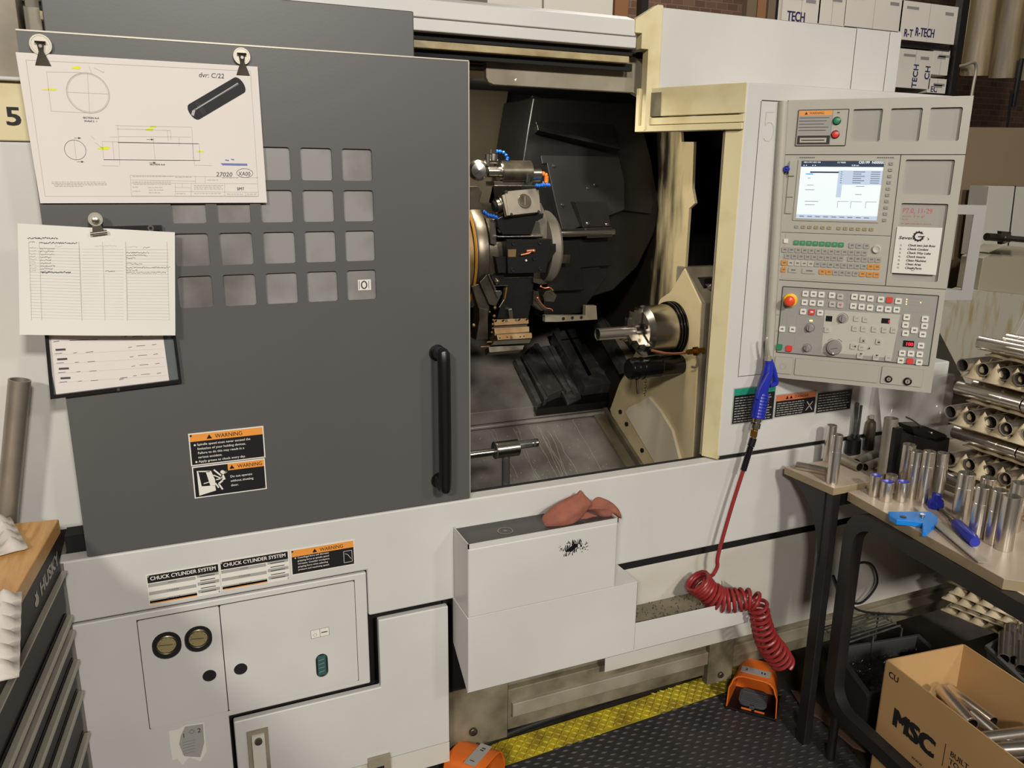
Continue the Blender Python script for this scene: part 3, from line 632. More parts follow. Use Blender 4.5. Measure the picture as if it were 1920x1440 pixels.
# drum behind
b=MB(); u0,v0=fb.uv(1020,465); b.lathe((u0+.0,yT+.03,v0),(1,0,0),[(-.01,.0001),(-.01,.118),(.02,.12),(.03,.112),(.03,.0001)],48); b.m(1).lathe((u0+.03,yT+.08,v0-.02),(1,0,0),[(0,.06),(.08,.06),(.08,.001)],40)
b.build('carrier_flange',[HEADM,SOOT],T,bevel=.001)
ft=FY(yT-.07)
def hub(b,px0,px1,r0px,fr,r1px=None,n=20,depth=0):
    u0,v0=fr.uv(*px0);u1,v1=fr.uv(*px1); p0=fr.p(u0,v0,depth);p1=fr.p(u1,v1,depth)
    s=(V(p0)-CAM).dot(FW)/FOC; b.cyl(p0,p1,r0px*s,(r1px or r0px)*s,n)
# boring-bar station
b=MB(); b.m(0); hub(b,q(530,365),q(910,365),22,ft); b.m(1); hub(b,q(905,385),q(1030,385),15.5,ft); b.m(1); hub(b,q(515,355),q(560,355),18,ft); hub(b,q(365,355),q(520,355),10.5,ft)
b.m(2); hub(b,q(250,355),q(370,355),8,ft)
b.m(0).px(ft,[q(420,480),q(920,480),q(905,540),q(430,540)],-.05,.02); b.m(1).px(ft,[q(420,530),q(930,530),q(930,542),q(420,542)],-.05,.024)
b.m(3).px(ft,[q(815,385),q(850,385),q(845,500),q(805,500)],.034,.044)
b.build('boring_bar_holder',[STEELD,STEEL,BLACK,GAP],T,bevel=.001)
b=MB(); hub(b,q(365,275),q(370,135),6.5,ft,7); hub(b,q(440,215),q(450,130),9,ft); hub(b,q(412,130),q(414,70),1.2,ft); hub(b,q(330,180),q(332,130),1.8,ft); hub(b,q(375,215),q(490,215),6,ft)
b.build('coolant_fitting',[STEEL],T)
b=MB(); u,v=ft.uv(*q(240,340)); cc=ft.p(u,v,.01); b.lathe(cc,(-.25,-1,0),[(-.02,.032),(0,.03),(.008,.022),(.011,.001)],20); b.m(1).path([ft.p(*ft.uv(*q(*p)),.02) for p in ((190,370),(250,330),(350,240))],.0015,5)
b.build('round_end_plug',[STEEL,GAP],T)
def seghose(pts,m,n_,r,fr,dep):
    b=MB(); P_=smooth([fr.p(*fr.uv(*p),dep) for p in pts],8); k=max(1,len(P_)//n_)
    for i in range(0,len(P_)-1,k):
        d=(P_[min(i+1,len(P_)-1)]-P_[i]).normalized(); b.lathe(P_[i]-d*r*.6,d,[(0,r*.6),(r*.35,r),(r*1.0,r*.95),(r*1.3,r*.6)],10)
    b.path(P_,r*.55,8); return b.build('segmented_coolant_hose',m,T)
seghose([q(480,95),q(560,110),q(610,180),q(600,215)],[BLUEH],6,.0055,ft,.01)
seghose([q(1040,375),q(1100,400),q(1110,460),q(1105,500)],[ORH],6,.0075,ft,.01)
seghose([q(1110,530),q(1050,525),q(985,535),q(930,530)],[BLUEH],6,.0065,ft,.03)
seghose([q(275,868),q(330,910),q(400,925),q(455,950)],[BLUEH],6,.0065,ft,.03)
b=MB(); hub(b,q(1070,530),q(1130,535),3.6,ft,3); hub(b,q(1100,480),q(1100,555),3.4,ft); b.build('white_hose_nozzle',[LABW],T)
# square live-tool head with round cap, tilted
fl=Fr(ft.p(*ft.uv(*q(830,730)),.035),(1,.05,-.02),(.1,.35,1)); 
b=MB(); b.m(0).px(fl,[q(585,580),q(1015,580),q(1070,890),q(655,895)],-.022,0); b.px(fl,[q(555,620),q(600,615),q(665,890),q(640,893)],-.02,-.003)
u,v=fl.uv(*q(845,730)); b.m(1).lathe(fl.p(u,v,-.001),fl.n,[(0,.0225),(.003,.0225),(.004,.0215),(.004,.0001)],40); b.m(0).fb(fl,u-.001,u+.001,v-.014,v+.014,.003,.005)
b.m(2)
for p in ((600,585),(1000,590),(690,885),(1040,885)): a,c=fl.uv(*q(*p)); b.cyl(fl.p(a,c,-.02),fl.p(a,c,.002),.0045,n=12)
b.build('live_tool_head',[HEADM,STEELD,GAP],T,bevel=.0015)
b=MB(); b.m(0).px(ft,[q(600,895),q(1060,890),q(1050,950),q(960,990),q(900,1160),q(540,1160),q(470,1060),q(460,960)],-.06,.02); b.m(1).px(ft,[q(470,1175),q(1040,1165),q(1045,1190),q(470,1195)],-.06,.03); b.px(ft,[q(945,990),q(1020,985),q(1035,1165),q(890,1170)],-.05,.012)
b.m(1).px(ft,[q(400,960),q(470,960),q(480,1300),q(400,1280)],-.05,.006)
b.build('live_tool_body',[BLACK,STEEL],T,bevel=.002)
b=MB(); hub(b,q(600,760),q(520,790),19,ft,17); b.m(0); hub(b,q(525,788),q(470,800),15,ft,14); b.m(1); hub(b,q(474,799),q(440,806),12.5,ft,9); hub(b,q(610,800),q(570,880),10,ft,9)
b.build('collet_chuck',[STEELD,GAP],T,bevel=.001)
# black block with bolts and copper nozzle
b=MB(); b.m(0).px(ft,[q(560,1215),q(1140,1215),q2(1010,320),q2(555,330)],-.06,.035); b.m(0).px(ft,[q2(420,130),q2(555,130),q2(550,330),q2(455,330)],-.05,.02)
b.px(ft,[(1008,458),(1036,456),(1036,470),(1010,508)],-.04,.025); b.m(3).px(ft,[q2(550,40),q2(650,35),q2(645,130),q2(550,130)],.035,.037)
b.m(1)
for p in (q(645,1265),q(980,1255),q2(610,285),q2(940,275),q2(870,150)): u,v=ft.uv(*p); b.lathe(ft.p(u,v,.035),ft.n,[(0,.0065),(.004,.0065),(.0045,.005),(.0015,.0035),(.0015,.0001)],14)
b.m(2).ball(ft.p(*ft.uv(*q2(768,172)),.038),.0038,10)
b.build('tool_block',[SOOT,GAP,LABW,GOLDB],T,bevel=.0015)
b=MB(); b.path([ft.p(*ft.uv(*p),.042) for p in (q2(695,105),q2(790,85),q2(830,60))],.003,8); b.path([ft.p(*ft.uv(*p),.042) for p in (q2(765,58),q2(850,50))],.0048,8); b.ball(ft.p(*ft.uv(*q2(850,52)),.044),.006,10)
b.build('copper_nozzle',[COPPER],T)
# light grey step plate right of the block
b=MB(); b.px(ft,[q(1030,820),q(1110,760),q(1170,900),q(1215,1080),q(1215,1380),q(1135,1380),q(1130,1200),q(1040,1190)],-.07,-.03); b.m(1).px(ft,[q2(1025,130),q2(1440,130),q2(1430,235),q2(1090,245),q2(1030,215)],-.07,-.04)
b.build('index_plate',[HEADM,STEELD],T,bevel=.001)
# lower arms and square-shank block
b=MB(); b.m(0)
b.px(ft,[q2(240,450),q2(330,350),q2(400,500),q2(500,620),q2(440,740),q2(360,720)],-.02,.012); b.px(ft,[q2(160,500),q2(260,470),q2(380,760),q2(360,900),q2(280,900),q2(220,700)],-.03,.0)
b.px(ft,[q2(235,760),q2(345,780),q2(350,1150),q2(200,1160),q2(240,900)],-.04,.01); b.m(1).px(ft,[q2(330,350),q2(350,350),q2(430,520),q2(450,640),q2(420,560)],.012,.02)
b.px(ft,[q2(410,545),q2(500,545),q2(505,590),q2(455,640)],.0,.02)
b.build('tool_clamp_arm',[STEELD,STEEL],T,bevel=.0015)
b=MB(); b.px(ft,[q2(450,330),q2(930,330),q2(930,420),q2(900,700),q2(860,900),q2(480,900),q2(540,640),q2(560,500),q2(430,480),q2(400,360)],-.08,-.004); b.m(1).px(ft,[q2(550,398),q2(900,385),q2(900,392),q2(550,406)],-.004,.0); b.px(ft,[q2(420,488),q2(590,482),q2(590,492),q2(420,498)],.0,.012)
b.m(2); u,v=ft.uv(*q2(462,440)); b.ball(ft.p(u,v,.004),.012,12)
b.build('turret_lower_face',[SOOT,STEELD,STEELD],T,bevel=.002)
b=MB(); b.path([ft.p(*ft.uv(*p),.03) for p in (q2(545,500),q2(520,640))],.0035,8); b.m(1).path([ft.p(*ft.uv(*p),.03) for p in (q2(515,650),q2(455,745))],.0025,8)
b.build('brass_pipe',[BRASS,STEELD],T)
for pts in (((960,490),(1000,510),(1070,505),(1110,540)),((920,630),(960,690),(1020,750),(1085,765),(1105,790))):
    b=MB(); b.path(smooth([ft.p(*ft.uv(*q2(*p)),.03) for p in pts],5),.0022,8); b.ball(ft.p(*ft.uv(*q2(*pts[0])),.03),.004,8); b.build('copper_nozzle',[COPPER],T)
b=MB(); b.px(ft,[q2(1020,550),q2(1090,530),q2(1155,600),q2(1120,680),q2(1010,670),q2(990,610)],-.01,.03); b.m(1).path([ft.p(*ft.uv(*q2(1060,550)),.032),ft.p(*ft.uv(*q2(1110,590)),.032)],.0012,6); b.m(0).px(ft,[q2(900,400),q2(1000,410),q2(1080,470),q2(1000,480),q2(900,450)],-.02,.01); b.px(ft,[q2(905,560),q2(960,560),q2(1000,700),q2(1080,780),q2(1000,800),q2(900,720)],-.03,.01)
b.build('side_tool_holder',[STEELD,STEEL],T,bevel=.001)
fv=Fr(ft.p(*ft.uv(*q2(640,1020)),.03),(1,0,.03),(-.03,.5,1))
b=MB(); b.m(0).px(fv,[q2(430,910),q2(855,895),q2(860,960),q2(440,985)],-.05,0); b.m(1).px(fv,[q2(440,985),q2(855,960),q2(860,1000),q2(445,1020)],-.05,-.01); b.m(0).px(fv,[q2(430,1020),q2(860,1000),q2(862,1065),q2(440,1095)],-.05,.004)
b.px(fv,[q2(450,1110),q2(880,1085),q2(885,1150),q2(465,1175)],-.05,.012); b.m(1).px(fv,[q2(440,1175),q2(890,1150),q2(870,1200),q2(410,1225)],-.05,.0); b.m(2).px(fv,[q2(380,1235),q2(820,1215),q2(800,1270),q2(390,1305)],-.05,-.01); b.px(fv,[q2(430,1085),q2(860,1065),q2(880,1085),q2(450,1110)],-.05,.0)
b.m(3)
for p in ((450,935),(540,930),(735,920),(830,915),(490,1150),(580,1140),(740,1135),(785,1130)): u,v=fv.uv(*q2(*p)); b.cyl(fv.p(u,v,0),fv.p(u,v,.0125),.0026,n=8)
b.m(4)
for p,d in (((588,928),0),((705,920),0),((632,1145),.012)): u,v=fv.uv(*q2(*p)); b.lathe(fv.p(u,v,d),fv.n,[(0,.0045),(.0015,.0045),(.0015,.003),(.0004,.0025),(.0004,.0001)],14)
b.build('square_shank_block',[GOLDB,OLIVE,STEELD,GAP,STEELD],T,bevel=.0012)
b=MB(); b.px(ft,[q2(590,780),q2(640,770),q2(655,910),q2(610,915)],-.004,.012); b.build('insert_tool',[STEEL],T,bevel=.001)
b=MB(); rs=random.Random(2)
for p,r_ in (((1140,0),0),):
    for k in range(9):
        a,c=ft.uv(*q2(370+rs.uniform(-10,60),760+k*50)); b.ball(ft.p(a,c,.012),rs.uniform(.003,.006),8)
hub(b,q2(265,1245),q2(420,1240),2.2,ft); hub(b,q2(340,1190),q2(450,1180),1.8,ft); u,v=ft.uv(*q2(170,975)); b.ball(ft.p(u,v,.01),.006,10)
b.m(1); u,v=ft.uv(*q2(325,1030)); b.ball(ft.p(u,v,.0),.011,12,(.7,.7,1.4))
b.build('retaining_screws',[GOLDB,STEELD],T)
# left behind: hex body
b=MB(); b.px(FY(yT),[q(145,540),q(250,540),q(300,610),q(270,740),q(340,860),q(300,930),q(150,860)],-.08,-.0); b.build('turret_end_housing',[OLIVE],T,bevel=.003)
# -- sub spindle
SS=thing('sub_spindle_chuck','chromed three-jaw chuck with black ribbed collar on the cream inner wall','chuck',(1.5,.5,1.2))
f=FX(1.60); b=MB()
cas=[(1283,502),(1256,547),(1237,560),(1222,600),(1160,720),(1143,768),(1150,790),(1212,884),(1297,884),(1314,568)]
b.px(f,cas,-.25,0); b.m(0)
cpart=P(b,'sub_spindle_casing',[CREAM2],bevel=.004)
# bright step & grey front face
p0=V(f.p(*f.uv(1314,568))); p1=V(f.p(*f.uv(1297,884))); 
b=MB(); b.box(1.604,1.75,p0.y-.02,p0.y+.1,.55,p0.z); pt=V(f.p(*f.uv(1283,502)))
b.prism([(1.604,p0.y-.02,p0.z),(1.604,pt.y,pt.z),(1.604,pt.y+.05,pt.z),(1.604,pt.y+.05,p0.z)],(.14,0,0)); P(b,'casing_front_cover',[TAUPE],bevel=.002)
fr=Fr(V((1.66,pt.y-.03,pt.z)),(1,0,0),(0,1,.0)); b=MB(); b.m(0).box(1.63,1.69,p0.y+.03,p0.y+.09,p0.z+.03,p0.z+.075); b.m(1).cyl((1.65,p0.y+.01,p0.z+.05),(1.65,p0.y+.04,p0.z+.05),.012); P(b,'clamp_screw_block',[SOOT,STEEL],bevel=.002)
b=MB(); k=K(860,640,.26042); b.px(f,[k(1215,510),k(1240,470),k(1300,445),k(1385,398),k(1470,500),k(1555,640),k(1620,890),k(1630,960),k(1480,960)],0,.012); P(b,'casing_deflector',[mat('light_patch_cream',(240,228,200),.4)],bevel=.002)  # plate painted paler for the patch of light falling there
b=MB(); 
for p in ((1168,508),(1213,596),(1325,785)): u,v=f.uv(*k(*p)); b.cyl(f.p(u,v,0),f.p(u,v,.006),.009,n=10)
P(b,'casing_bolt',[SOOT])
yC=.50; fc=FY(yC); c1=V((1.60,*[0,0])); u,v=fc.uv(1268,612); zc=1.190
cc=lambda px:fc.uv(px,612)[0]
xr=1.6; c0=V((xr,yC+.0,zc)); 
pb=pj(c0); 
def ax(px): # x position on the spindle axis seen at that pixel column
    lo,hi=1.1,1.8
    for _ in range(40):
        m_=(lo+hi)/2
        if pj((m_,yC,zc))[0]<px: lo=m_
        else: hi=m_
    return lo
x1,x2,x3=ax(1262),ax(1248),ax(1196)
rC=.088
b=MB(); L_=1.60-x2; b.lathe((1.60,yC,zc),(-1,0,0),[(0,rC*1.1),(L_*.2,rC*1.1),(L_*.22,rC*1.0),(L_*.34,rC*1.0),(L_*.36,rC*1.1),(L_*.56,rC*1.1),(L_*.58,rC*1.0),(L_*.68,rC*1.0),(L_*.7,rC*1.08),(L_*.92,rC*1.08),(L_,rC*1.02)],48); b.build('ribbed_collar',[GLOSSB],SS,bevel=.0015)
b=MB(); Lb=x2-x3; b.lathe((x2,yC,zc),(-1,0,0),[(0,rC),(Lb-.020,rC),(Lb-.004,rC*.80),(Lb-.0039,rC*.78),(Lb-.0039,.026),(Lb-.02,.024),(Lb-.02,.0001)],56)
for a in range(3):
    t=R(60+120*a); yy=yC+math.cos(t)*rC*.9; b.cyl((x2-.03,yC+math.cos(t)*(rC-.002),zc+math.sin(t)*(rC-.002)),(x2-.03,yC+math.cos(t)*(rC+.001),zc+math.sin(t)*(rC+.001)),.005,n=10)
b.m(1)
for a in (95,215,335):
    t=R(a); dr=V((0,math.cos(t),math.sin(t))); tn=V((0,-math.sin(t),math.cos(t))); o=V((x3+.0035,yC,zc))
    for w0,w1 in ((-.0175,-.0135),(.0135,.0175)): b.prism([o+dr*.028+tn*w0,o+dr*.070+tn*w0,o+dr*.070+tn*w1,o+dr*.028+tn*w1],(-.001,0,0))
for a in (35,155,275):
    t=R(a); c_=V((x3+.0035,yC+math.cos(t)*.052,zc+math.sin(t)*.052)); b.cyl(c_,c_+V((-.001,0,0)),.007,n=12)
b.build('chuck_body',[STEEL,GAP],SS)
for a in (95,215,335):
    t=R(a); dr=V((0,math.cos(t),math.sin(t))); tn=V((0,-math.sin(t),math.cos(t))); b=MB()
    def blk(r0,r1,w,xa,xb):
        o=V((xa,yC,zc)); b.prism([o+dr*r0-tn*w,o+dr*r1-tn*w,o+dr*r1+tn*w,o+dr*r0+tn*w],(xb-xa,0,0))
    blk(.030,.084,.0135,x3+.004,x3-.014); blk(.024,.072,.0115,x3-.014,x3-.034); blk(.0215,.050,.0095,x3-.034,x3-.050)
    b.m(1)
    for r_ in (.042,.060): b.cyl(V((x3-.0305,yC,zc))+dr*r_,V((x3-.031,yC,zc))+dr*r_,.0045,n=10)
    b.build('chuck_jaw',[STEEL,GAP],SS,bevel=.0015)
xt=ax(1120); b=MB(); b.pipe((xt,yC,zc),(x3-.015,yC,zc),.0205,.0185,28); b.m(1).pipe((xt+.003,yC,zc),(xt+.09,yC,zc),.0186,.0165,20)
o=b.build('held_tube',[TUBE,TUBEIN],None,org=(xt,yC,zc)); tag(o,'bright steel tube gripped in the jaws of the chuck','tube')
o.name='steel_tube'
# part catcher cup
fk=FY(.44); b=MB(); p0=fk.p(*fk.uv(1178,690)); p1=fk.p(*fk.uv(1236,690)); p1.z=p0.z=(p0.z+p1.z)/2
LL=p1.x-p0.x; b.lathe(p0,(1,0,0),[(0,.0001),(0,.030),(.006,.036),(LL*.22,.037),(LL*.22,.039),(LL*.26,.039),(LL*.26,.037),(LL*.4,.037),(LL*.4,.039),(LL*.44,.039),(LL*.44,.036),(LL*.95,.038),(LL,.034),(LL,.0001)],36); b.cyl(p1,p1+V((.1,0,0)),.034)
P(b,'ejector_cup',[GLOSSB],bevel=.001)
b=MB(); z0=p0.z-.034; b.path([(p0.x+.03,.43,z0),(p0.x+.034,.425,z0-.05)],.0045,8); 
for k_ in range(12): b.lathe((p0.x+.062+.003*math.sin(k_*1.7),.425,z0-.005*k_-.004),(0,(k_%2),1-(k_%2)*.9),[(0,.002),(.0012,.0032),(.0024,.002)],8,True)
P(b,'hanging_chain_and_bolt',[STEELD])
b=MB(); fk=FY(.34); pts=[(1222,657),(1235,660),(1252,663),(1272,663),(1284,661)]; P_=[V(FY(.31).p(*FY(.31).uv(*p))) for p in pts]; b.path(smooth(P_,5),.0040,8); b.m(1); e=P_[-1]; b.lathe(e,(1,.15,0),[(0,.0001),(0,.006),(.014,.006),(.015,.010),(.028,.010),(.029,.007),(.045,.007)],6); b.lathe(e+V((.043,.005,0)),(1,0.15,0),[(0,.0001),(0,.016),(.008,.016),(.010,.010),(.04,.010)],6); b.m(2).path(smooth([e+V((.05,.005,-.01)),e+V((.054,.0,-.035)),e+V((.045,-.002,-.052)),e+V((.030,-.0,-.05))],4),.004,8)
P(b,'coolant_pipe_elbow',[COPPER,BRASS,TAUPE])
# bar gauge stop in the opening (post, clamp and bar)
b=MB(); yb=.30; fz_=FY(yb); k=K(860,640,.26042)
u0,v0=fz_.uv(*k(340,1080)); u1,v1=fz_.uv(*k(340,850)); b.m(0).cyl((u1,yb,.70),(u1,yb,v1+.01),.0125)
ua,va=fz_.uv(*k(265,780)); ub,vb=fz_.uv(*k(425,765)); b.m(1).cyl((ua,yb,va-.002),(ub,yb,va-.002),.0255,n=28); b.m(0).cyl((ua-.004,yb,va-.002),(ua+.0,yb,va-.002),.0265,n=28)
uc,_=fz_.uv(*k(590,745)); b.m(0).cyl((ub-.01,yb,va+.005),(uc-.01,yb,va+.005),.0125); b.m(1).cyl((uc-.02,yb,va+.005),(uc-.012,yb,va+.005),.013)
ud,_=fz_.uv(*k(40,790)); b.m(1).cyl((ud-.05,yb,va-.006),(ua+.01,yb,va-.006),.0115); b.cyl((uc-.032,yb,va+.005),(uc-.028,yb,va+.005),.0128)
P(b,'work_stop_post',[SLIDE,STEEL],bevel=.001)
# ------------------------------------------------------------------ control pendant
hd=V((.688,-.725,0)).normalized(); PO=V((1.587,-.03,1.142)); FP=Fr(PO,hd,(0,0,1))
PD=thing('control_panel','swivelled light grey control panel with lit screen, keyboard and red emergency stop','control panel',PO)
a1=K(1440,170,.208333); a2=K(1430,420,.222222)
U=lambda px:FP.uv(*px)
def prt(b,name,mats,parent=None,**k): return b.build(name,mats,parent or PD,**k)
W_=.413; H_=.762
def recess(fr,u0,u1,v0,v1,r=.004): return rrect(u0,u1,v0,v1,r,3)
tops=[]
for pa,pb in ((a1(770,165),a1(1000,465)),(a1(1110,160),a1(1355,465)),(a1(1465,150),a1(1710,465))):
    x0,y1=U(pa); x1,y0=U(pb); tops.append((x0,x1,.655,.736))
wx0,wx1=U(a1(235,470))[0]+.004,U(a1(675,470))[0]+.006
rA=(U(a1(1225,620))[0]+.004,U(a1(1640,930))[0],U(a1(1230,935))[1],U(a1(1400,620))[1])
rB=(U(a1(1185,1015))[0]+.004,U(a2(1470,465))[0]+.002,U(a2(1100,470))[1],U(a1(1400,1015))[1])
holes=[recess(FP,*t) for t in tops]+[recess(FP,*rA),recess(FP,*rB)]
b=MB(); b.plate(FP,[(-.027,.762),(-.0,.0),(W_,0),(W_-.002,.762)][::-1],holes,-.008,0)
b.fpoly(FP,[(-.024,.76),(.003,.002),(W_-.003,.002),(W_-.005,.76)],-.075,-.0085)
prt(b,'pendant_housing',[PEND],bevel=.0012)
for t in tops+[rA,rB]: b=MB(); b.frect(FP,*t,-.008); prt(b,'recess_panel',[PEND2])
b=MB(); vt=.622; b.m(0)
um=U(a1(1190,600))[0]+.001; vk=U(a2(600,497))[1]; vs_line=U(a1(600,1290))[1]
b.frect(FP,-.022,W_,vt-.001,vt+.001,.0004); b.line(FP,(um,vt),(um+.003,vk),.0018,.0005); b.line(FP,(-.006,vk),(W_,vk),.0018,.0004); b.line(FP,(-.012,vs_line),(um,vs_line),.0012,.0004)
b.line(FP,(-.026,.762),(0,0),.0014,.0003)
prt(b,'panel_joint',[SEAM])
# arm cover at the left
b=MB(); b.cyl(FP.p(-.012,.0,.004),FP.p(-.037,.758,.010),.0125); prt(b,'swivel_column_cover',[PEND])
# warning sheet with start/stop
b=MB(); w0,w1,v0,v1=wx0,wx1,.645,.736
b.m(0).fb(FP,w0,w1,v0,v1,0,.002); b.m(1)
for p_,q_ in (((w0,v0),(w1,v0)),((w0,v1),(w1,v1)),((w0,v0),(w0,v1)),((w1,v0),(w1,v1))): b.line(FP,p_,q_,.002,.0024)
wm=w0+(w1-w0)*.68; b.m(2).frect(FP,w0+.002,wm,v1-.014,v1-.002,.0023); b.m(1).text(FP,'WARNING',w0+.028,v1-.011,.006,.0026,width=.036); tri(b,FP,w0+.020,v1-.0115,.007,1,.0026)
b.m(3).frect(FP,w0+.002,wm,v0+.028,v1-.014,.0022); b.m(4)
for k in range(5): b.line(FP,(w0+.004,v1-.020-k*.008),(wm-.006-.006*(k%3),v1-.020-k*.008),.0016,.0025)
b.m(1).frect(FP,w0+.003,wm,v0+.003,v0+.026,.0022); b.m(0).frect(FP,w0+.010,wm-.008,v0+.008,v0+.020,.0025); b.m(4).line(FP,(w0+.014,v0+.014),(wm-.013,v0+.014),.003,.0027)
b.line(FP,(wm+.001,v0),(wm+.001,v1),.0006,.0024); b.line(FP,(wm+.012,v1-.008),(wm+.018,v1-.008),.003,.0025)
prt(b,'power_switch_plate',[PEND,SEAM,LABO,PGREY,INK])
for pt,mt in ((a1(620,272),GREENB),(a1(607,395),REDB)):
    u,v=U(pt); b=MB(); b.m(1).lathe(FP.p(u,v,.002),FP.n,[(0,.0105),(.002,.0105),(.003,.009),(.003,.0001)],24); b.m(0).lathe(FP.p(u,v,.004),FP.n,[(0,.0085),(.004,.0085),(.005,.007),(.005,.0001)],24); prt(b,'power_push_button',[mt,BLACK])
# screen
s00=U(a1(255,1150)); s01=U(a1(300,630)); s11=U(a1(1045,635)); s10=U(a1(985,1165))
su0=(s00[0]+s01[0])/2; su1=(s10[0]+s11[0])/2; sv0=(s00[1]+s10[1])/2; sv1=(s01[1]+s11[1])/2
b=MB(); b.plate(FP,rrect(su0-.008,su1+.006,sv0-.006,sv1+.004,.003),[rrect(su0,su1,sv0,sv1,.001,1)],0,.003); b.frect(FP,su0-.012,su0+.030,sv1+.0065,sv1+.0105,.0008); b.m(0); b.frect(FP,su1-.022,su1+.026,sv1+.0065,sv1+.0105,.0008); prt(b,'screen_bezel',[PEND])
b=MB(); b.m(1)
for x in (su0-.006,su1-.018):
    for k in range(8): b.frect(FP,x+k*.005,x+k*.005+.0035,sv1+.0075,sv1+.0098,.0011)
prt(b,'maker_marking',[PEND,INK])
S=lambda x,y:(su0+(su1-su0)*x,sv0+(sv1-sv0)*y)
b=MB(); b.m(0).frect(FP,su0,su1,sv0,sv1,.0012)
def sr(mi,x0,x1,y0,y1,n=.0015): u0,v0=S(x0,y0);u1,v1=S(x1,y1); b.m(mi).frect(FP,u0,u1,v0,v1,n)
sr(1,0,1,.90,1); sr(1,.12,.48,.795,.82); sr(2,.47,1,.60,.84); sr(2,.47,.53,.38,.84,.0014); sr(4,.07,.16,.765,.785)
for k in range(6):
    y=.81-k*.037
    sr(3,.5,.52,y,y+.012,.0018); sr(3,.65,.75 if k%2 else .79,y,y+.014,.0018); sr(3,.86,.97,y,y+.014,.0018)
for x0,x1,y in ((.10,.13,.70),(.10,.18,.58),(.08,.20,.50),(.09,.26,.30),(.10,.22,.24),(.70,.80,.57),(.70,.78,.43)): sr(3,x0,x1,y,y+.008,.0018)
for x in (.5,.66,.84): sr(3,x,x+.13,.31,.316,.0018); sr(3,x,x+.004,.2,.31,.0018)
sr(2,0,1,0,.07,.0014)
for k in range(9): sr(3,.04+k*.1,.10+k*.1,.03,.045,.0018)
b.m(5); 
for t,x,y,h in (('MEM STRT EDIT FIN',.03,.965,.0034),('O0199',.70,.955,.0066),('N00000',.855,.955,.0066),('1/2 T0202',.44,.962,.0036),('R.38 mm',.62,.915,.0034)):
    u,v=S(x,y); b.text(FP,t,u,v,h,.0018,bold=.02)
for x in (.03,.06,.14,.17): sr(5,x,x+.012,.915,.93,.0018)
prt(b,'display_screen',[SCR,SCRD,SCRB,SCRT,SCRBL,SCR])
def key(u,v,w,h,m,n=.0030,parent=None,name='key',mark=0,fr=FP,mm=None):
    b=MB(); b.fpoly(fr,rrect(u-w/2,u+w/2,v-h/2,v+h/2,min(w,h)*.15,2),0,n); mats=[m]
    if mark==1: b.m(1).frect(fr,u-w*.22,u+w*.25,v-h*.1,v+h*.18,n+.0002); mats.append(mm or KLEG)
    if mark==2: b.m(1).flat(fr,[(u-w*.3,v+h*.2),(u+w*.25,v+h*.25),(u+w*.1,v-h*.25),(u-w*.2,v-h*.05)],n+.0002); mats.append(mm or INK)
    return b.build(name,mats,parent or PD)
scr=[o for o in PD.children if o.name.startswith('screen_bezel')][0]
for k in range(10):
    p=a1(1112-k*6.6,655+k*56.5); u,v=U(p); key(u,v,.0100,.0078,KEYG,.003,scr,'soft_key',1)
for k in range(12):
    x=262+k*58.5+(28 if k>5 else 0); u,v=U(a1(x,1222+(x-262)*.037)); key(u,v,.0105,.0082,KEYG if k in (0,) else KEYY,.003,scr,'soft_key',1)
# memory card slot cover with blue stick
b=MB(); c0=U(a1(150,1090)); b.m(0).fb(FP,su0-.030,su0-.012,sv0+.012,sv1+.0,0,.004); b.m(1).frect(FP,su0-.029,su0-.013,sv0+.055,sv0+.0565,.0044); b.m(0).fb(FP,su0-.030,su0-.014,sv1-.040,sv1-.002,.004,.009); prt(b,'card_slot_cover',[PEND,SEAM],bevel=.0008)
u,v=U(a1(172,705)); b=MB(); b.lathe(FP.p(u,v,.009),FP.n,[(0,.006),(.003,.0085),(.012,.0085),(.014,.006),(.014,.0001)],16); b.m(1).lathe(FP.p(u,v,.0232),FP.n,[(0,.003),(.0004,.0001)],12)
o=b.build('memory_stick',[BLUEP,BLACK],None,org=FP.p(u,v,.009)); tag(o,'small blue memory stick plugged in left of the lit screen','memory stick')
# keyboard
KB=MB(); k0=U(a2(150,100)); KB.fb(FP,.0,um-.006,vk+.006,vs_line-.004,0,.0008); KB=prt(KB,'keyboard_panel',[PEND])
ks=.0156
rowspec=[(735,905,180,3,[KEYG]*3),(170,900,230,13,[KEYG]*13),(195,1005,285,14,[KEYG]*14),(160,995,338,15,None),(160,990,398,0,None)]
def rowkeys(xs,yf,mats,ws=None):
    for i,x in enumerate(xs):
        u,v=U(a2(x,yf(x))); key(u,v,ks*(ws[i] if ws else 1),ks*.92,mats[i],.0032,KB,'key',1)
rowkeys([755,815,878],lambda x:180+(x-755)*.04,[KEYG]*3)
rowkeys([188+56*k for k in range(13)],lambda x:216+(x-188)*.042,[KEYG]*13)
rowkeys([212+56*k for k in range(9)]+[745,803,860,918,975],lambda x:270+(x-212)*.042,[KEYG]*14)
rowkeys([183]+[238+56*k for k in range(12)]+[910,966],lambda x:326+(x-183)*.045,[KEYO]+[KEYM]*4+[KEYG]*8+[KEYO]*2)
rowkeys([178,258,392,503,560,615,670,726,785,843,903,960],lambda x:384+(x-178)*.055,[KEYO,PEND,PEND,KEYO,KEYO,KEYG,KEYG,KEYG,KEYG,KEYO,KEYO,KEYO],[.8,1.6,2.3,1,1,1,1,1,1,1,1,1])
for k in range(8): u,v=U(a2(284+k*54,157+k*2.6)); key(u,v,.0142,.0125,KEYGR,.003,KB,'key',2,mm=mat('green_key_mark',(96,158,122),.5) if k==0 else D.materials['green_key_mark'])
u,v=U(a2(197,142)); key(u,v,.0115,.0115,LABW,.004,KB,'key')
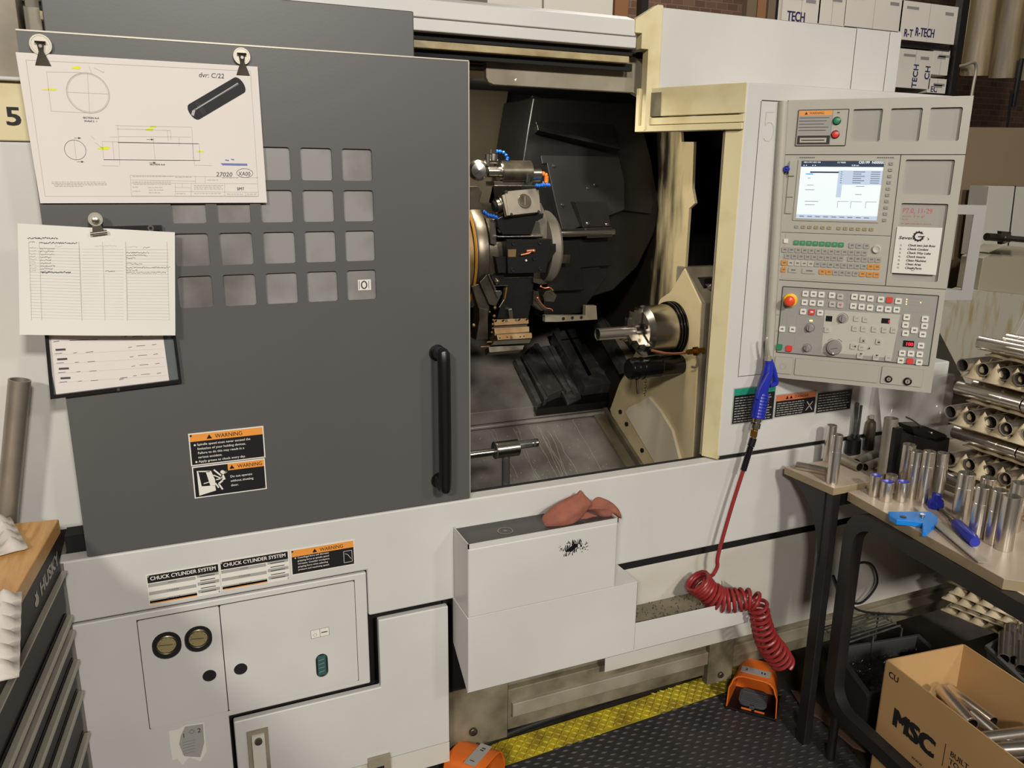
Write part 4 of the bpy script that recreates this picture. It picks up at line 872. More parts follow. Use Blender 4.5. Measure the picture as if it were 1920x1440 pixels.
u,v=U(a2(960,212)); b=MB(); b.lathe(FP.p(u,v,0),FP.n,[(0,.0105),(.006,.0105),(.0075,.0085),(.006,.006),(.006,.0001)],24); b.build('trackball_cap',[KEYM],KB)
# list notice and marker writing in the recess
q00=a2(1095,415); q01=a2(1125,22); n0=U(q00); n1=U(q01); n2=U(a2(1510,30)); n3=U(a2(1470,425))
nu0=(n0[0]+n1[0])/2; nu1=(n2[0]+n3[0])/2; nv0=(n0[1]+n3[1])/2; nv1=(n1[1]+n2[1])/2
Nf=FP.off(.003); b=MB(); b.m(0).fb(Nf,nu0,nu1,nv0,nv1,-.001,0)
wN=nu1-nu0; hN=nv1-nv0; g=lambda x,y:(nu0+wN*x,nv0+hN*y)
b.m(1); u,v=g(.06,.735); b.text(Nf,'Seven',u,v,.0078,.0004,width=wN*.34,bold=.03,shear=.2); u,v=g(.69,.735); b.text(Nf,"'s",u,v,.0062,.0004,bold=.03,shear=.2)
u,v=g(.50,.805); b.ring(Nf,u,v,.0105,.0042,.0005,24); b.m(0).frect(Nf,u+.004,u+.012,v+.001,v+.006,.0007); b.m(1).frect(Nf,u-.001,u+.010,v-.002,v+.0005,.0008)
for k in range(12):
    a_=k*PI/6
    if not .05<a_<.7: b.line(Nf,(u+.0125*math.cos(a_),v+.0125*math.sin(a_)),(u+.0142*math.cos(a_),v+.0142*math.sin(a_)),.0028,.0006)
for k,t in enumerate(('Clock into Job Boss','Check Coolant','Check Way Lube','Check Inserts','Clean Machine','Clean Area','Check Parts')):
    u,v=g(.11,.59-k*.0815); b.text(Nf,'%d)'%(k+1),u,v,.0042,.0005,bold=.01); u,v=g(.29,.59-k*.0815); b.text(Nf,t,u,v,.0056,.0005,bold=.03,shear=.25)
u,v=g(.47,.065); b.ring(Nf,u,v+.004,.004,.0008,.0005,12)
o=b.build('printed_notice',[PAPER2,INKK],None,org=Nf.p(nu0,nv0)); tag(o,'small white printed sheet of seven numbered checks on the right of the control panel','notice')
b=MB(); Rf=FP.off(-.008); rs=random.Random(4)
for y,h,x0,x1 in ((.486,.012,rB[0]+.004,rB[1]-.012),(.476,.004,rB[0]+.004,rB[1]-.02),(.458,.004,rB[0]+.002,rB[1]-.03)):
    pass
u,v=U(a1(1210,1100)); b.text(Rf,'P7.0, 11-29',u,v,.0125,.0005,width=.070,bold=.0)
u,v=U(a1(1210,1135)); b.text(Rf,'conn. 2 in g?',u,v,.004,.0005,width=.052); u,v=U(a1(1205,1165)); b.text(Rf,'Tu. fry',u,v,.004,.0005); u,v=U(a1(1200,1200)); b.text(Rf,'to get modern parts',u,v,.0036,.0005,width=.07)
prt(b,'marker_note',[INKR])
# operator panel
FO=FP
o0=U(a2(145,520)); o1=U(a2(1445,608)); o2=U(a2(1355,1210)); o3=U(a2(100,1085))
ou0,ou1,ov0,ov1=.006,.398,.075,(o0[1]+o1[1])/2
b=MB(); b.m(0).frect(FP,ou0,ou1,ov0,ov1,.001); 
l0=U(a2(525,725)); l1=U(a2(1165,765)); l2=U(a2(490,1130)); b.m(1).fpoly(FP,[(l2[0],ov0+.012),(l1[0]-.008,ov0+.012),(l1[0],l1[1]),(l0[0],l0[1])],.001,.0014)
b.m(2)
for x,y0_,y1_ in ((325,530,760),(545,560,700),(725,565,730),(955,590,740),(1180,600,1180),(295,770,1090),(215,770,900)): p=U(a2(x,y0_)); r_=U(a2(x-.11*(y1_-y0_),y1_)); b.line(FP,(p[0],p[1]),(p[0],r_[1]),.0012,.0016)
for x0,x1,y in ((110,500,765),(320,530,545),(1190,1440,735),(100,290,900),(300,500,940)): p=U(a2(x0,y)); r_=U(a2(x1,y+(x1-x0)*.06)); b.line(FP,(p[0],(p[1]+r_[1])/2),(r_[0],(p[1]+r_[1])/2),.001,.0016)
b.m(3)
for p_,r_ in (((ou0,ov0),(ou1,ov0)),((ou0,ov1),(ou1,ov1)),((ou0,ov0),(ou0,ov1)),((ou1,ov0),(ou1,ov1))): b.line(FP,p_,r_,.0022,.0018)
b.m(2)
for k in range(3):
    p=U(a2(1205,625+k*26)); b.line(FP,(p[0]+.004,p[1]),(p[0]+.044,p[1]-.001),.0006,.0016)
OP=prt(b,'operator_panel',[PGREY,PLIGHT,LABG,SEAM])
bs=.0158
def btn(x,y,m=LABW,w=1,mark=1,mm=None): u,v=U(a2(x,y)); key(u,v,bs*w,bs,m,.0045,OP,'push_button',mark,mm=mm)
for x,y in ((362,587),(430,590),(497,595),(355,660),(422,664),(489,668),(343,738),(485,748),(585,600),(775,612),(842,620),(910,628),(765,690),(835,697),(905,705),(998,636),(1145,650),(988,712),(1058,718),(1130,722),(1215,785),(1370,800),(1205,850),(1365,860),(1280,895),(1205,920),(1350,930),(1335,1025),(1178,1088),(1250,1092),(1325,1098),(1165,1150),(1320,1165),(165,885),(252,888)): btn(x,y)
btn(415,742,KEYR,mark=1,mm=LABW); btn(1070,640,KEYR,mark=0); btn(1243,1155,KEYR,1,0)
btn(655,612,KEYM); btn(588,675,KEYM); btn(655,682,KEYM,1,2,INKR)
for x,y in ((795,795),(868,803),(780,878),(853,882),(945,885),(1030,890),(1105,893),(765,1030),(835,1040),(850,975),(980,990),(820,1110),(955,1125),(1060,1130),(545,890)): btn(x,y,PLIGHT,.95,1,LABG)
for x,y,d in ((850,988,1),(980,1000,1),(832,1087,-1),(965,1100,-1)):
    u,v=U(a2(x,y)); b=MB(); b.flat(FP,[(u-.004,v),(u+.004,v),(u,v+.004*d)][::d],.0062); b.build('arrow_mark',[INKK],OP)
for x,y,d in ((787,1030,-1),(895,1045,1)):
    u,v=U(a2(x,y)); b=MB(); b.flat(FP,[(u,v-.0035),(u+.0045*d,v),(u,v+.0035)][::d],.0062); b.build('arrow_mark',[INKK],OP)
for x,y,c in ((142,1035,GREENB),(225,1048,REDB)): u,v=U(a2(x,y)); key(u,v,.0165,.0165,c,.006,OP,'cycle_button',0)
# emergency stop
u,v=U(a2(235,640)); b=MB(); b.lathe(FP.p(u,v,.001),FP.n,[(0,.019),(.006,.0185),(.007,.016),(.007,.0001)],32); b.build('emergency_collar',[YELB],OP)
b=MB(); b.lathe(FP.p(u,v,.008),FP.n,[(0,.008),(.012,.008),(.013,.0135),(.022,.0145),(.027,.011),(.029,.005),(.0295,.0001)],32); b.build('emergency_stop_button',[ESTOP],OP)
def knob(x,y,r,h,ptr=0):
    u,v=U(a2(x,y)); b=MB(); b.lathe(FP.p(u,v,.001),FP.n,[(0,r*1.02),(h*.15,r*1.02),(h*.2,r*.9),(h*.9,r*.85),(h,r*.75),(h,.0001)],28); b.m(1).ring(FP,u,v,r*1.22,r*.08,.0019,24)
    if ptr: b.m(0).fb(FP,u-r*.16,u+r*.16,v-r*.8,v+r*.8,h,h+.004)
    b.build('rotary_knob',[KNOB,INK],OP,bevel=.0004)
knob(675,795,.0115,.010,1); knob(398,875,.0105,.010,1); knob(375,1045,.0098,.010,1)
u,v=U(a2(605,1035)); b=MB(); b.lathe(FP.p(u,v,.001),FP.n,[(0,.0205),(.012,.0205),(.016,.0185),(.016,.015),(.018,.0145),(.018,.0001)],36); b.m(1).line(FP,(u-.009,v-.004),(u+.008,v),.0015,.0195); b.m(2).cyl(FP.p(u-.001,v-.0155,.017),FP.p(u-.001,v-.0155,.021),.0025,n=10)
for s_ in (-1,1): b.m(1).path([FP.p(u+.024*math.sin(R(a)),v+.024*math.cos(R(a)),.0018) for a in range(15*s_,60*s_,9*s_)],.0006,4)
b.build('handwheel_dial',[KNOB,INK,LABW],OP)
def led(x,y,w,h,txt,mt):
    u,v=U(a2(x,y)); b=MB(); b.m(0).fb(FP,u-w/2,u+w/2,v-h/2,v+h/2,0,.002)
    if txt: b.m(1).text(FP,txt,u+w*.42,v-h*.28,h*.52,.0023,align='R',bold=.03)
    b.build('digit_display',[BLACK,mt],OP)
led(560,798,.0165,.0155,'',LEDR); led(1037,817,.0205,.014,'1',LEDR); led(1230,1010,.0265,.017,'100',LEDR)
for x,y in ((1215,635),(1213,656),(1211,676),(1332,662)): u,v=U(a2(x,y)); b=MB(); b.fb(FP,u-.0013,u+.0013,v-.0013,v+.0013,.001,.003); b.build('indicator_lamp',[LEDY],OP)
u,v=U(a2(408,815)); b=MB(); b.fb(FP,u-.004,u+.004,v-.002,v+.002,.001,.003); b.build('indicator_lamp',[LEDY],OP)
# lower strip
b=MB(); b.m(0)
for x0,x1,y0_,y1_ in ((100,245,1130,1255),(272,965,1140,1350),(1000,1335,1225,1390)):
    p=U(a2(x0+8,y0_)); r_=U(a2(x1,y1_)); vv0,vv1=(.014,.062)
    b.m(1).fpoly(FP,rrect(p[0]-.0015,r_[0]+.0015,vv0-.0015,vv1+.0015,.003,3),0,.0008); b.m(0).fpoly(FP,rrect(p[0],r_[0],vv0,vv1,.003,3),.0008,.003)
u,v=U(a2(170,1200)); b.m(1).ring(FP,u,v,.008,.0010,.0034,24); prt(b,'lower_cover_strip',[PEND,PGREY])
for x,y,r_ in ((1063,1305,.0075),(1222,1325,.0088)):
    u,v=U(a2(x,y)); b=MB(); b.m(1).lathe(FP.p(u,v,.003),FP.n,[(0,r_*1.25),(.004,r_*1.2),(.005,r_),(.003,r_*.85),(.003,.0001)],24); b.m(0).lathe(FP.p(u,v,.004),FP.n,[(0,r_*.75),(.004,r_*.7),(.004,.0001)],20); b.m(1).fb(FP,u-.0008,u+.0008,v-r_*.4,v+r_*.4,.008,.0084); prt(b,'key_switch',[ALU,BLACK])
# grab handle at the right side
b=MB(); f=FP.off(-.03); h=[U(p) for p in ((1775,437),(1842,438),(1811,671),(1752,668))]
w0,w1,y0_,y1_=W_-.002,.478,.255,.498
b.plate(f,[(w0,y0_-.005),(w1,y0_),(w1+.001,y1_),(w0,y1_)],[[(w0+.006,y0_+.026),(w1-.026,y0_+.024),(w1-.025,y1_-.024),(w0+.006,y1_-.024)]],-.014,.006)
prt(b,'grab_handle',[HANDG],bevel=.003)
# ------------------------------------------------------------------ sheets hanging on the door
def clip(fr,u,v,s=1,kind=0,tilt=0,label='',):
    t=thing('magnetic_clip',label,'clip',fr.p(u,v,0),None)
    b=MB(); b.lathe(fr.p(u,v,0),fr.n,[(0,.017*s),(.006,.017*s),(.0068,.0162*s),(.0068,.0140*s),(.0062,.0136*s),(.0062,.0001)],32); b.build('magnet_disc',[ALU],t)
    ca,sa_=math.cos(tilt),math.sin(tilt); X=lambda a,c:(u+a*ca-c*sa_,v+a*sa_+c*ca)
    b=MB()
    if kind==0:
        b.prism([fr.p(*X(-.006,.004),.010),fr.p(*X(.006,.004),.010),fr.p(*X(.004,-.012),.0095),fr.p(*X(.013,-.036),.006),fr.p(*X(-.013,-.036),.006),fr.p(*X(-.004,-.012),.0095)],fr.n*.0015)
        b.prism([fr.p(*X(-.009,.006),.008),fr.p(*X(.009,.006),.008),fr.p(*X(.009,.002),.012),fr.p(*X(-.009,.002),.012)],fr.n*.0015); b.build('clip_jaw',[STEELD],t,bevel=.0004)
    else:
        b.cyl(fr.p(*X(-.015,-.026),.006),fr.p(*X(.015,-.026),.006),.0035,n=12); b.prism([fr.p(*X(-.008,-.012),.010),fr.p(*X(.008,-.012),.010),fr.p(*X(.011,-.026),.007),fr.p(*X(-.011,-.026),.007)],fr.n*.0015)
        b.lathe(fr.p(*X(0,-.002),.008),fr.n,[(0,.007),(.004,.006),(.005,.003),(.005,.0001)],14); b.build('clip_jaw',[STEEL],t,bevel=.0004)
    b=MB(); b.cyl(fr.p(*X(0,-.003),.0085),fr.p(*X(0,-.003),.0125),.003,n=12); b.build('rivet',[STEEL],t)
    return t
FD=FY(-.006); z1=K(0,0,.277778); Z=lambda x,y:FD.uv(*z1(x,y))
tl=Z(105,352); tr=Z(1738,450); br=Z(1802,1368); bl=Z(272,1372)
b=MB()
def sheetpt(s_,t_):
    u=(1-s_)*((1-t_)*bl[0]+t_*tl[0])+s_*((1-t_)*br[0]+t_*tr[0]); v=(1-s_)*((1-t_)*bl[1]+t_*tl[1])+s_*((1-t_)*br[1]+t_*tr[1])
    return u,v
b.m(0).grid(lambda s_,t_:FD.p(*sheetpt(s_,t_),0),8,6)
b.m(0).add([FD.p(*sheetpt(s_,t_),-.0006) for s_,t_ in ((0,0),(0,1),(1,1),(1,0))],[(0,1,2,3)])
def ln(x0,y0,x1,y1,w=.0007,mi=2,n=.0004): b.m(mi).line(FD,Z(x0,y0),Z(x1,y1),w,n)
for a_ in ((175,405,1690,480),(1690,480,1745,1325),(1745,1325,305,1325),(305,1325,175,405)): ln(*a_)
def circle(x,y,r,w,mi=2):
    u,v=Z(x,y); e=Z(x+r,y)[0]-u; b.m(mi).ring(FD,u,v,e,w,.0005)
circle(595,628,142,.0014,2); circle(595,628,134,.0004,2); circle(508,1012,72,.0007,3)
for a_ in ((450,622,738,635),(590,490,605,765),(500,945,515,1080),(315,490,345,750),(310,485,560,490),(345,750,580,762),(600,445,620,500),(630,455,700,490),(700,490,700,480),
 (690,955,1345,970),(700,1078,1350,1083),(690,955,700,1078),(1345,970,1350,1083),(760,955,770,1078),(795,845,808,1115),(1295,860,1305,1080),(1300,970,1312,1110),(780,848,1290,858),(785,870,1150,880),(800,922,1290,925),(1035,930,1048,1105),(1130,880,1135,950),(1150,880,1155,945),(1208,925,1210,985),(690,1118,800,1120),(1310,1115,1430,1118),(740,925,795,925),(640,960,690,1000),(610,915,640,940)): ln(*a_,.0006,2)
ln(795,962,1340,970,.0010,3); ln(700,1078,1350,1083,.0010,3)
for x,y,x2 in ((480,458,545),(275,604,385),(980,873,1035),(1010,855,1055),(655,1000,740),(1325,1022,1380)):
    h_=12 if x in (480,655,980) else 7; b.m(4).flat(FD,[Z(x,y+2),Z(x+(x2-x)*.2,y-h_*.6),Z(x2-8,y-h_),Z(x2,y+2),Z(x2-12,y+h_),Z(x+8,y+h_*.6)][::-1],.0004)
b.m(3)
for t,x,y,h_,w_ in (('SECTION A-A',560,800,.0032,None),('SCALE 2 : 1',570,822,.0032,None),('SECTION A-A',1012,1115,.0032,None),('SMT',1600,1283,.0055,None)):
    u,v=Z(x,y); b.text(FD,t,u,v,h_,.0006,bold=.02)
for t,x,y,h_,w_ in (('dvr: C/22',1340,520,.0088,.048),('27020',1458,1190,.0082,.032),('XA00',1608,1185,.008,.024)):
    u,v=Z(x,y); b.text(FD,t,u,v,h_,.0007,width=w_,shear=.15)
u,v=Z(1652,1168); b.ring(FD,u,v,.016,.0007,.0007,rv=.0088)
for x,y in ((500,932),(520,1092),(990,942),(1005,1098)): ln(x,y,x+45,y,.0006,3); u,v=Z(x+48,y); b.m(3).flat(FD,[(u-.005,v-.0018),(u,v),(u-.005,v+.0018)],.0007)
b.m(5)
for x0,x1,y in ((1492,1668,1105),(1520,1545,1080),(1560,1580,1075),(1500,1670,1112)): b.line(FD,Z(x0,y),Z(x1,y+3),.0022,.0006)
# title block
for a_ in ((880,1182,1742,1200),(885,1215,1318,1222),(885,1235,1735,1240),(1318,1185,1320,1235),(1385,1190,1385,1235),(878,1182,888,1322),(1290,1240,1290,1322),(1182,1240,1182,1322),(1182,1265,1290,1267),(1515,1240,1517,1322),(1182,1293,1738,1297),(888,1322,1742,1325),(1655,1297,1657,1322),(1230,1240,1230,1265)): ln(*a_,.0006,2)
rs=random.Random(8)
for x0,x1,y in ((350,720,1228),(350,720,1238),(365,720,1247),(370,560,1257),(895,1170,1190),(1180,1300,1195),(895,1160,1228),(900,1160,1243),(895,930,1262),(895,950,1290),(1000,1100,1265),(1005,1110,1282),(1005,1090,1300),(1310,1500,1305),(1310,1505,1252),(1310,1505,1262),(1310,1505,1275),(1530,1640,1310),(1190,1250,1306),(1665,1730,1310),(1500,1610,1200),(1400,1480,1215)):
    x=x0
    while x<x1-8: l=rs.uniform(8,26); ln(x,y,min(x+l,x1),y+1,.0013,6); x+=l+5
# printed picture of the turned part
u0,v0=Z(1310,755); u1,v1=Z(1615,575); d=(V((u1,v1))-V((u0,v0))).normalized(); o_=V((-d.y,d.x)); r_=.0165
def cap(c,s_,r_): return [(c[0]+(-d.x*s_*math.cos(t)*r_*.55)+o_.x*math.sin(t)*r_,c[1]+(-d.y*s_*math.cos(t)*r_*.55)+o_.y*math.sin(t)*r_) for t in [PI/2-PI*i/10 for i in range(11)]]
A_=cap((u0,v0),1,r_); B_=cap((u1,v1),-1,r_)
b.m(7).flat(FD,A_+B_[::-1],.0006); b.m(8).line(FD,(u0+o_.x*.003+d.x*.01,v0+o_.y*.003+d.y*.01),(u1+o_.x*.003,v1+o_.y*.003),.0035,.0008); b.m(9).line(FD,(u0+o_.x*.0045+d.x*.005,v0+o_.y*.0045),(u1+o_.x*.0045,v1+o_.y*.0045),.0018,.0009)
b.m(8); 
for k in range(3): b.line(FD,(u0+d.x*(.012+k*.003)-o_.x*.013,v0+d.y*(.012+k*.003)-o_.y*.013),(u0+d.x*(.012+k*.003)+o_.x*.013,v0+d.y*(.012+k*.003)+o_.y*.013),.0004,.0010)
b.m(9).flat(FD,[(u0-d.x*.004,v0-d.y*.004+.004),(u0+.004,v0+.007),(u0-.001,v0-.008),(u0-.006,v0-.006)],.0009)
o=b.build('drawing_sheet',[PAPER,PAPER,INKL,INK,HILI,INKB,INKL,INKK,mat('print_mid_grey',(96,94,96),.7),mat('print_light_grey',(170,168,168),.7)],None,org=FD.p(*tl)); tag(o,'large white engineering drawing sheet with yellow highlights clipped to the charcoal door','drawing')
z2=K(0,0,.277778)
u,v=FY(0).uv(*z2(277,305)); clip(FY(-.0005),u,v,1.12,0,0,'round magnetic clip holding the left corner of the large drawing sheet')
u,v=FY(0).uv(*z2(1630,382)); clip(FY(-.0005),u,v,1.0,0,0,'round magnetic clip holding the right corner of the large drawing sheet')
# document frame
z3=K(0,380,.277778); FF=FY(-.008)
c_=[FF.uv(*p) for p in ((78,470),(308,425),(341,717),(95,748))]
def lerp2(a_,c__,t): return (a_[0]+(c__[0]-a_[0])*t,a_[1]+(c__[1]-a_[1])*t)
DF=thing('document_frame','tilted black framed document holder hanging on the charcoal door','frame',FF.p(*c_[0]))
b=MB(); cen=((c_[0][0]+c_[2][0])/2,(c_[0][1]+c_[2][1])/2); inn=[lerp2(p,cen,.045) for p in c_]
c_=[FF.uv(*p) for p in ((66,428),(303,422),(341,717),(95,748))]; inn=[lerp2(p,cen,.05) for p in c_]
b.plate(FF,c_[::-1],[inn[::-1]],-.006,.004); b.build('frame_border',[BLACK],DF,bevel=.001)
b=MB(); b.fpoly(FF,inn[::-1],-.006,-.004); b.build('backing_board',[mat('blue_grey_backing',(92,98,100),.4)],DF)
b=MB(); u,v=FF.uv(*z3(1018,172)); b.lathe(FF.p(u,v,.004),FF.n,[(0,.006),(.002,.006),(.002,.003),(0,.003)],16); u,v=FF.uv(*z3(800,1258)); b.cyl(FF.p(u,v,.003),FF.p(u,v,.006),.003,n=10); b.build('frame_rivet',[STEEL],DF)
FJ=FY(-.0045); ZJ=lambda x,y:FJ.uv(*z3(x,y)); b=MB(); b.m(0).flat(FJ,[ZJ(300,895),ZJ(380,1300),ZJ(1142,1200),ZJ(1100,895),ZJ(1070,700),ZJ(260,700)],0); b.m(1)
for k in range(4):
    y=990+k*64; x=375+k*11
    b.line(FJ,ZJ(x,y+4),ZJ(x+68,y),.0042,.0003)
    b.m(1)
    for x0,x1,dy in ((-5,45,30),(120,145,25),(205,255,20),(490,515,-12),(545,605,-22),(650,680,-30)): b.line(FJ,ZJ(x+x0,y+dy),ZJ(x+x1,y+dy-4),.0010,.0003)
for x0,x1,y in ((360,400,940),(470,660,930),(840,860,905),(895,960,905),(1010,1030,900),(810,860,1185),(805,835,1195)): b.line(FJ,ZJ(x0,y),ZJ(x1,y-6),.0012,.0003)
b.m(2)
for k in range(4): b.line(FJ,ZJ(345+k*14,1030+k*62),ZJ(1100+k*8,985+k*60),.0004,.0003)
o=b.build('job_sheet',[PAPER,INK,INKL],None,org=FJ.p(*ZJ(300,895))); tag(o,'white job sheet with small bar marks inside the tilted black frame','paper')
# setup sheet
FS_=FY(-.022); ZS=lambda x,y:FS_.uv(*z3(x,y)); cs=[ZS(118,140),ZS(1180,200),ZS(1183,890),ZS(138,885)]
b=MB(); 
def sp_(s_,t_):
    a_=lerp2(cs[3],cs[0],t_); c__=lerp2(cs[2],cs[1],t_); u,v=lerp2(a_,c__,s_); return FS_.p(u,v,.006*math.sin(s_*PI)*(1-t_)+.010*(1-t_)**2)
b.m(0).grid(sp_,10,10)
def spl(x0,y0,x1,y1,w,mi):
    def inv(x,y):
        # approx bilinear inverse in crop pixels
        s_=(x-128)/(1182-128); yt=140+60*s_; yb=886; t_=1-(y-yt)/(yb-yt); return s_,t_
    p=sp_(*inv(x0,y0)); q_=sp_(*inv(x1,y1)); d_=(q_-p).normalized(); o2=d_.cross(V((0,-1,0))).normalized()*w/2; n_=V((0,-.0006,0))
    b.m(mi).add([p-o2+n_,q_-o2+n_,q_+o2+n_,p+o2+n_],[(0,1,2,3)])
for k in range(24): 
    y=300+k*20.3
    spl(200,y,530,y+8,.0004,1)
    if k%1==0: spl(840,y+12,1135,y+14,.0004,1); spl(540,y+8,820,y+11,.0003,1)
for x,xb,w in ((195,205,.0005),(262,270,.0005),(520,535,.0009),(678,690,.0006),(835,843,.0009),(1125,1138,.0005)): spl(x,260,xb,785,w,2)
rs=random.Random(12)
def scrib(x0,x1,y,mi=3,w=.0008):
    x=x0
    while x<x1-6: l=rs.uniform(4,11); spl(x,y+rs.uniform(-5,5),min(x+l,x1),y+rs.uniform(-5,5),w,mi); x+=l+3
scrib(190,385,237,3,.0018); scrib(200,240,262); scrib(265,515,268,3,.0016); scrib(365,410,290,1); scrib(625,780,288,1); scrib(830,920,293,1); scrib(955,1008,298)
for k in range(9): scrib(200,242,300+k*19,2); scrib(268,268+rs.uniform(50,110),306+k*19)
scrib(270,470,463,3,.0018); scrib(695,765,455); 
for x1,y in ((1005,332),(985,350),(905,368),(950,405),(1150,430),(920,448),(1125,465)): scrib(840,x1,y)
o=b.build('setup_sheet',[PAPER2,INKL,INKL,INK],None,org=FS_.p(*cs[0])); tag(o,'white ruled form with handwritten rows clipped over the black document frame','paper')
u,v=FY(-.026).uv(*z3(645,112)); clip(FY(-.024),u,v,.78,1,.12,'silver bulldog magnetic clip holding the ruled handwritten form')
# ------------------------------------------------------------------ red cloth on the splash box
b=MB(); kc=K(1000,900,.104167); fcl=Fr((.95,-.075,.82),(1,.0,0),(0,.55,1))
cq_=lambda *ps:[fcl.uv(*kc(*p_)) for p_ in ps]
inflate(b,fcl,cq_((160,690),(200,620),(320,500),(460,410),(620,320),(770,255),(850,190),(920,270),(1050,410),(1000,500),(930,590),(860,680),(700,800),(560,850),(400,850),(250,830),(190,780)),.022,3,12,.0032)
f2c=fcl.off(-.006)
inflate(b,f2c,cq_((960,530),(1060,420),(1110,340),(1190,305),(1300,340),(1440,420),(1560,560),(1600,680),(1500,650),(1440,640),(1370,680),(1250,670),(1180,610),(1080,560)),.020,5,10,.003)
inflate(b,fcl.off(-.014),cq_((820,720),(930,590),(1010,570),(1150,620),(1200,650),(1060,680),(930,720)),.012,6,7,.002)
b.grid(lambda s_,t_:V((1.012+.030*math.sin(min(1,s_*1.5)*PI/2),-.075+.045*t_+.006*math.sin(6*s_),.842-.016*s_-.045*s_**2*(1-.3*t_))),8,8)
o=b.build('shop_cloth',[RAGM],None,org=(.95,-.06,.824),solid=.002); tag(o,'crumpled red shop cloth lying on top of the white splash box','cloth')
# ------------------------------------------------------------------ air gun and coiled hose
YG=-.045; FG=FY(YG); zg=K(1240,640,.44444)
G=lambda x,y,d=0:FG.p(*FG.uv(*zg(x,y)),d)
AG=thing('air_blow_gun','blue air blow gun with a chrome tip hanging on the white column','air gun',G(430,200))
b=MB(); b.path([G(405,320,0),G(412,270),G(425,210),G(443,150)],lambda t:.019-.003*t,14)
for k in range(8): 
    t=k/7; p=G(407+18*t,318-92*t); p2=G(409+18*t,310-92*t); b.cyl(p,p2,.0215,.0205,16)
b.path(smooth([G(443,160),G(450,120),G(452,95),G(450,75)],4),lambda t:.017-.008*t,12); b.path(smooth([G(455,185,.002),G(470,180,.004),G(480,170,.004),G(472,120,.002),G(458,78)],5),.0075,10); b.build('gun_body',[BLUEP],AG)
b=MB(); b.prism([G(395,195,.012),G(382,235,.014),G(392,242,.014),G(418,200,.012),G(438,120,.012),G(430,130,.012)],(0,-.008,0)); b.build('gun_trigger',[BLUEP],AG,bevel=.002)
b=MB(); b.path(smooth([G(452,75),G(451,55),G(446,30),G(443,-8),G(447,-18)],5),lambda t:.0065-.0035*t,10); b.cyl(G(450,80),G(451,62),.010,n=12); b.build('gun_nozzle',[ALU],AG)
b=MB(); b.m(0); b.cyl(G(405,322),G(402,338),.0135); b.cyl(G(402,338),G(399,346),.0115); b.cyl(G(399,346),G(395,366),.0145); b.m(1).cyl(G(395,366),G(393,376),.0095); b.cyl(G(393,374),G(389,400),.0115,n=6); b.m(0).cyl(G(389,400),G(386,412),.009); b.build('hose_coupling',[STEEL,BRASS],AG,bevel=.0006)
CH=thing('coiled_hose','red coiled air hose hanging from the blue blow gun to the floor','hose',G(345,545))
b=MB(); pa=G(388,408); pb=G(346,545); dd=(pb-pa); b.path([pa,pa.lerp(pb,.25)],.0105,12); b.path([pa.lerp(pb,.25),pb],.006,10)
for k in range(14):
    p=pa.lerp(pb,.27+.73*k/14); ax_=dd.normalized(); b.lathe(p,ax_,[(0,.0075),(.0018,.0095),(.0036,.0095),(.0055,.0075)],14)
b.build('strain_relief_spring',[BLACK],CH)
b=MB()
st=[G(346,543),G(290,720),G(240,900),G(236,950),G(218,985,.0)]
pts=smooth(st,10)
# coil axis
def hp(x,y,Y): d_=ray(*zg(x,y)); return CAM+d_*((Y-CAM.y)/d_.y)
axp=smooth([hp(150,1010,-.06),hp(185,1045,-.07),hp(240,1085,-.09),hp(300,1092,-.11),hp(365,1088,-.13),hp(405,1110,-.15),hp(420,1180,-.155),hp(445,1260,-.16),hp(480,1310,-.165),hp(515,1360,-.17)],24)
# resample by length
cl=[0]
for i in range(1,len(axp)): cl.append(cl[-1]+(axp[i]-axp[i-1]).length)
def atl(s_):
    s_=min(max(s_,0),cl[-1]-1e-6); i=0
    while cl[i+1]<s_: i+=1
    t=(s_-cl[i])/(cl[i+1]-cl[i]+1e-9); return axp[i].lerp(axp[i+1],t)
TT=cl[-1]; hel=[]; N=720; turns=27
for i in range(N):
    s_=TT*i/(N-1); c=atl(s_); t=(atl(s_+.01)-atl(s_-.01)).normalized(); fr_=i/(N-1)
    up=V((0,-1,0)); up=(up-t*up.dot(t)).normalized(); bb=t.cross(up)
    ph=2*PI*(turns*(fr_**.80)); rr=.030+.004*math.sin(fr_*9)
    if fr_<.12: rr=.030+.008*(1-fr_/.12)
    hel.append(c+(up*math.cos(ph)+bb*math.sin(ph))*rr)
pts+=smooth([pts[-1],(pts[-1]+hel[0])/2+V((-.01,0,.006)),hel[0]],5)[1:-1]+hel
e=hel[-1]; pts+=smooth([e,e+V((.02,.03,-.01)),e+V((.035,.09,-.03)),e+V((.05,.15,-.06))],6)[1:]
b.path(pts,.0058,8); b.build('hose_coil',[HOSE],CH)
# ------------------------------------------------------------------ tool chest, tube and cartons at the left
TC=thing('tool_chest','black rolling tool chest with a wooden top and silver drawer handles','tool chest',(-.26,-.02,0))
fv_=V((-.262,-.022,0)); dv_=V((-.105,-.9945,0)).normalized()   # front face runs toward the camera
nx=V((.9945,-.105,0)); FT=Fr(fv_+V((0,0,0)),-dv_,(0,0,1)); 
def chb(b,d0,d1,n0,n1,z0,z1): b.prism([fv_+dv_*d0+nx*n0+V((0,0,z0)),fv_+dv_*d1+nx*n0+V((0,0,z0)),fv_+dv_*d1+nx*n1+V((0,0,z0)),fv_+dv_*d0+nx*n1+V((0,0,z0))],(0,0,z1-z0))
b=MB(); chb(b,0,1.15,-.47,-.004,.12,.965); b.build('chest_body',[CHEST],TC,bevel=.004)
b=MB(); chb(b,-.004,1.16,-.48,.006,.968,1.0); b.build('wooden_top',[WOOD],TC,bevel=.003)
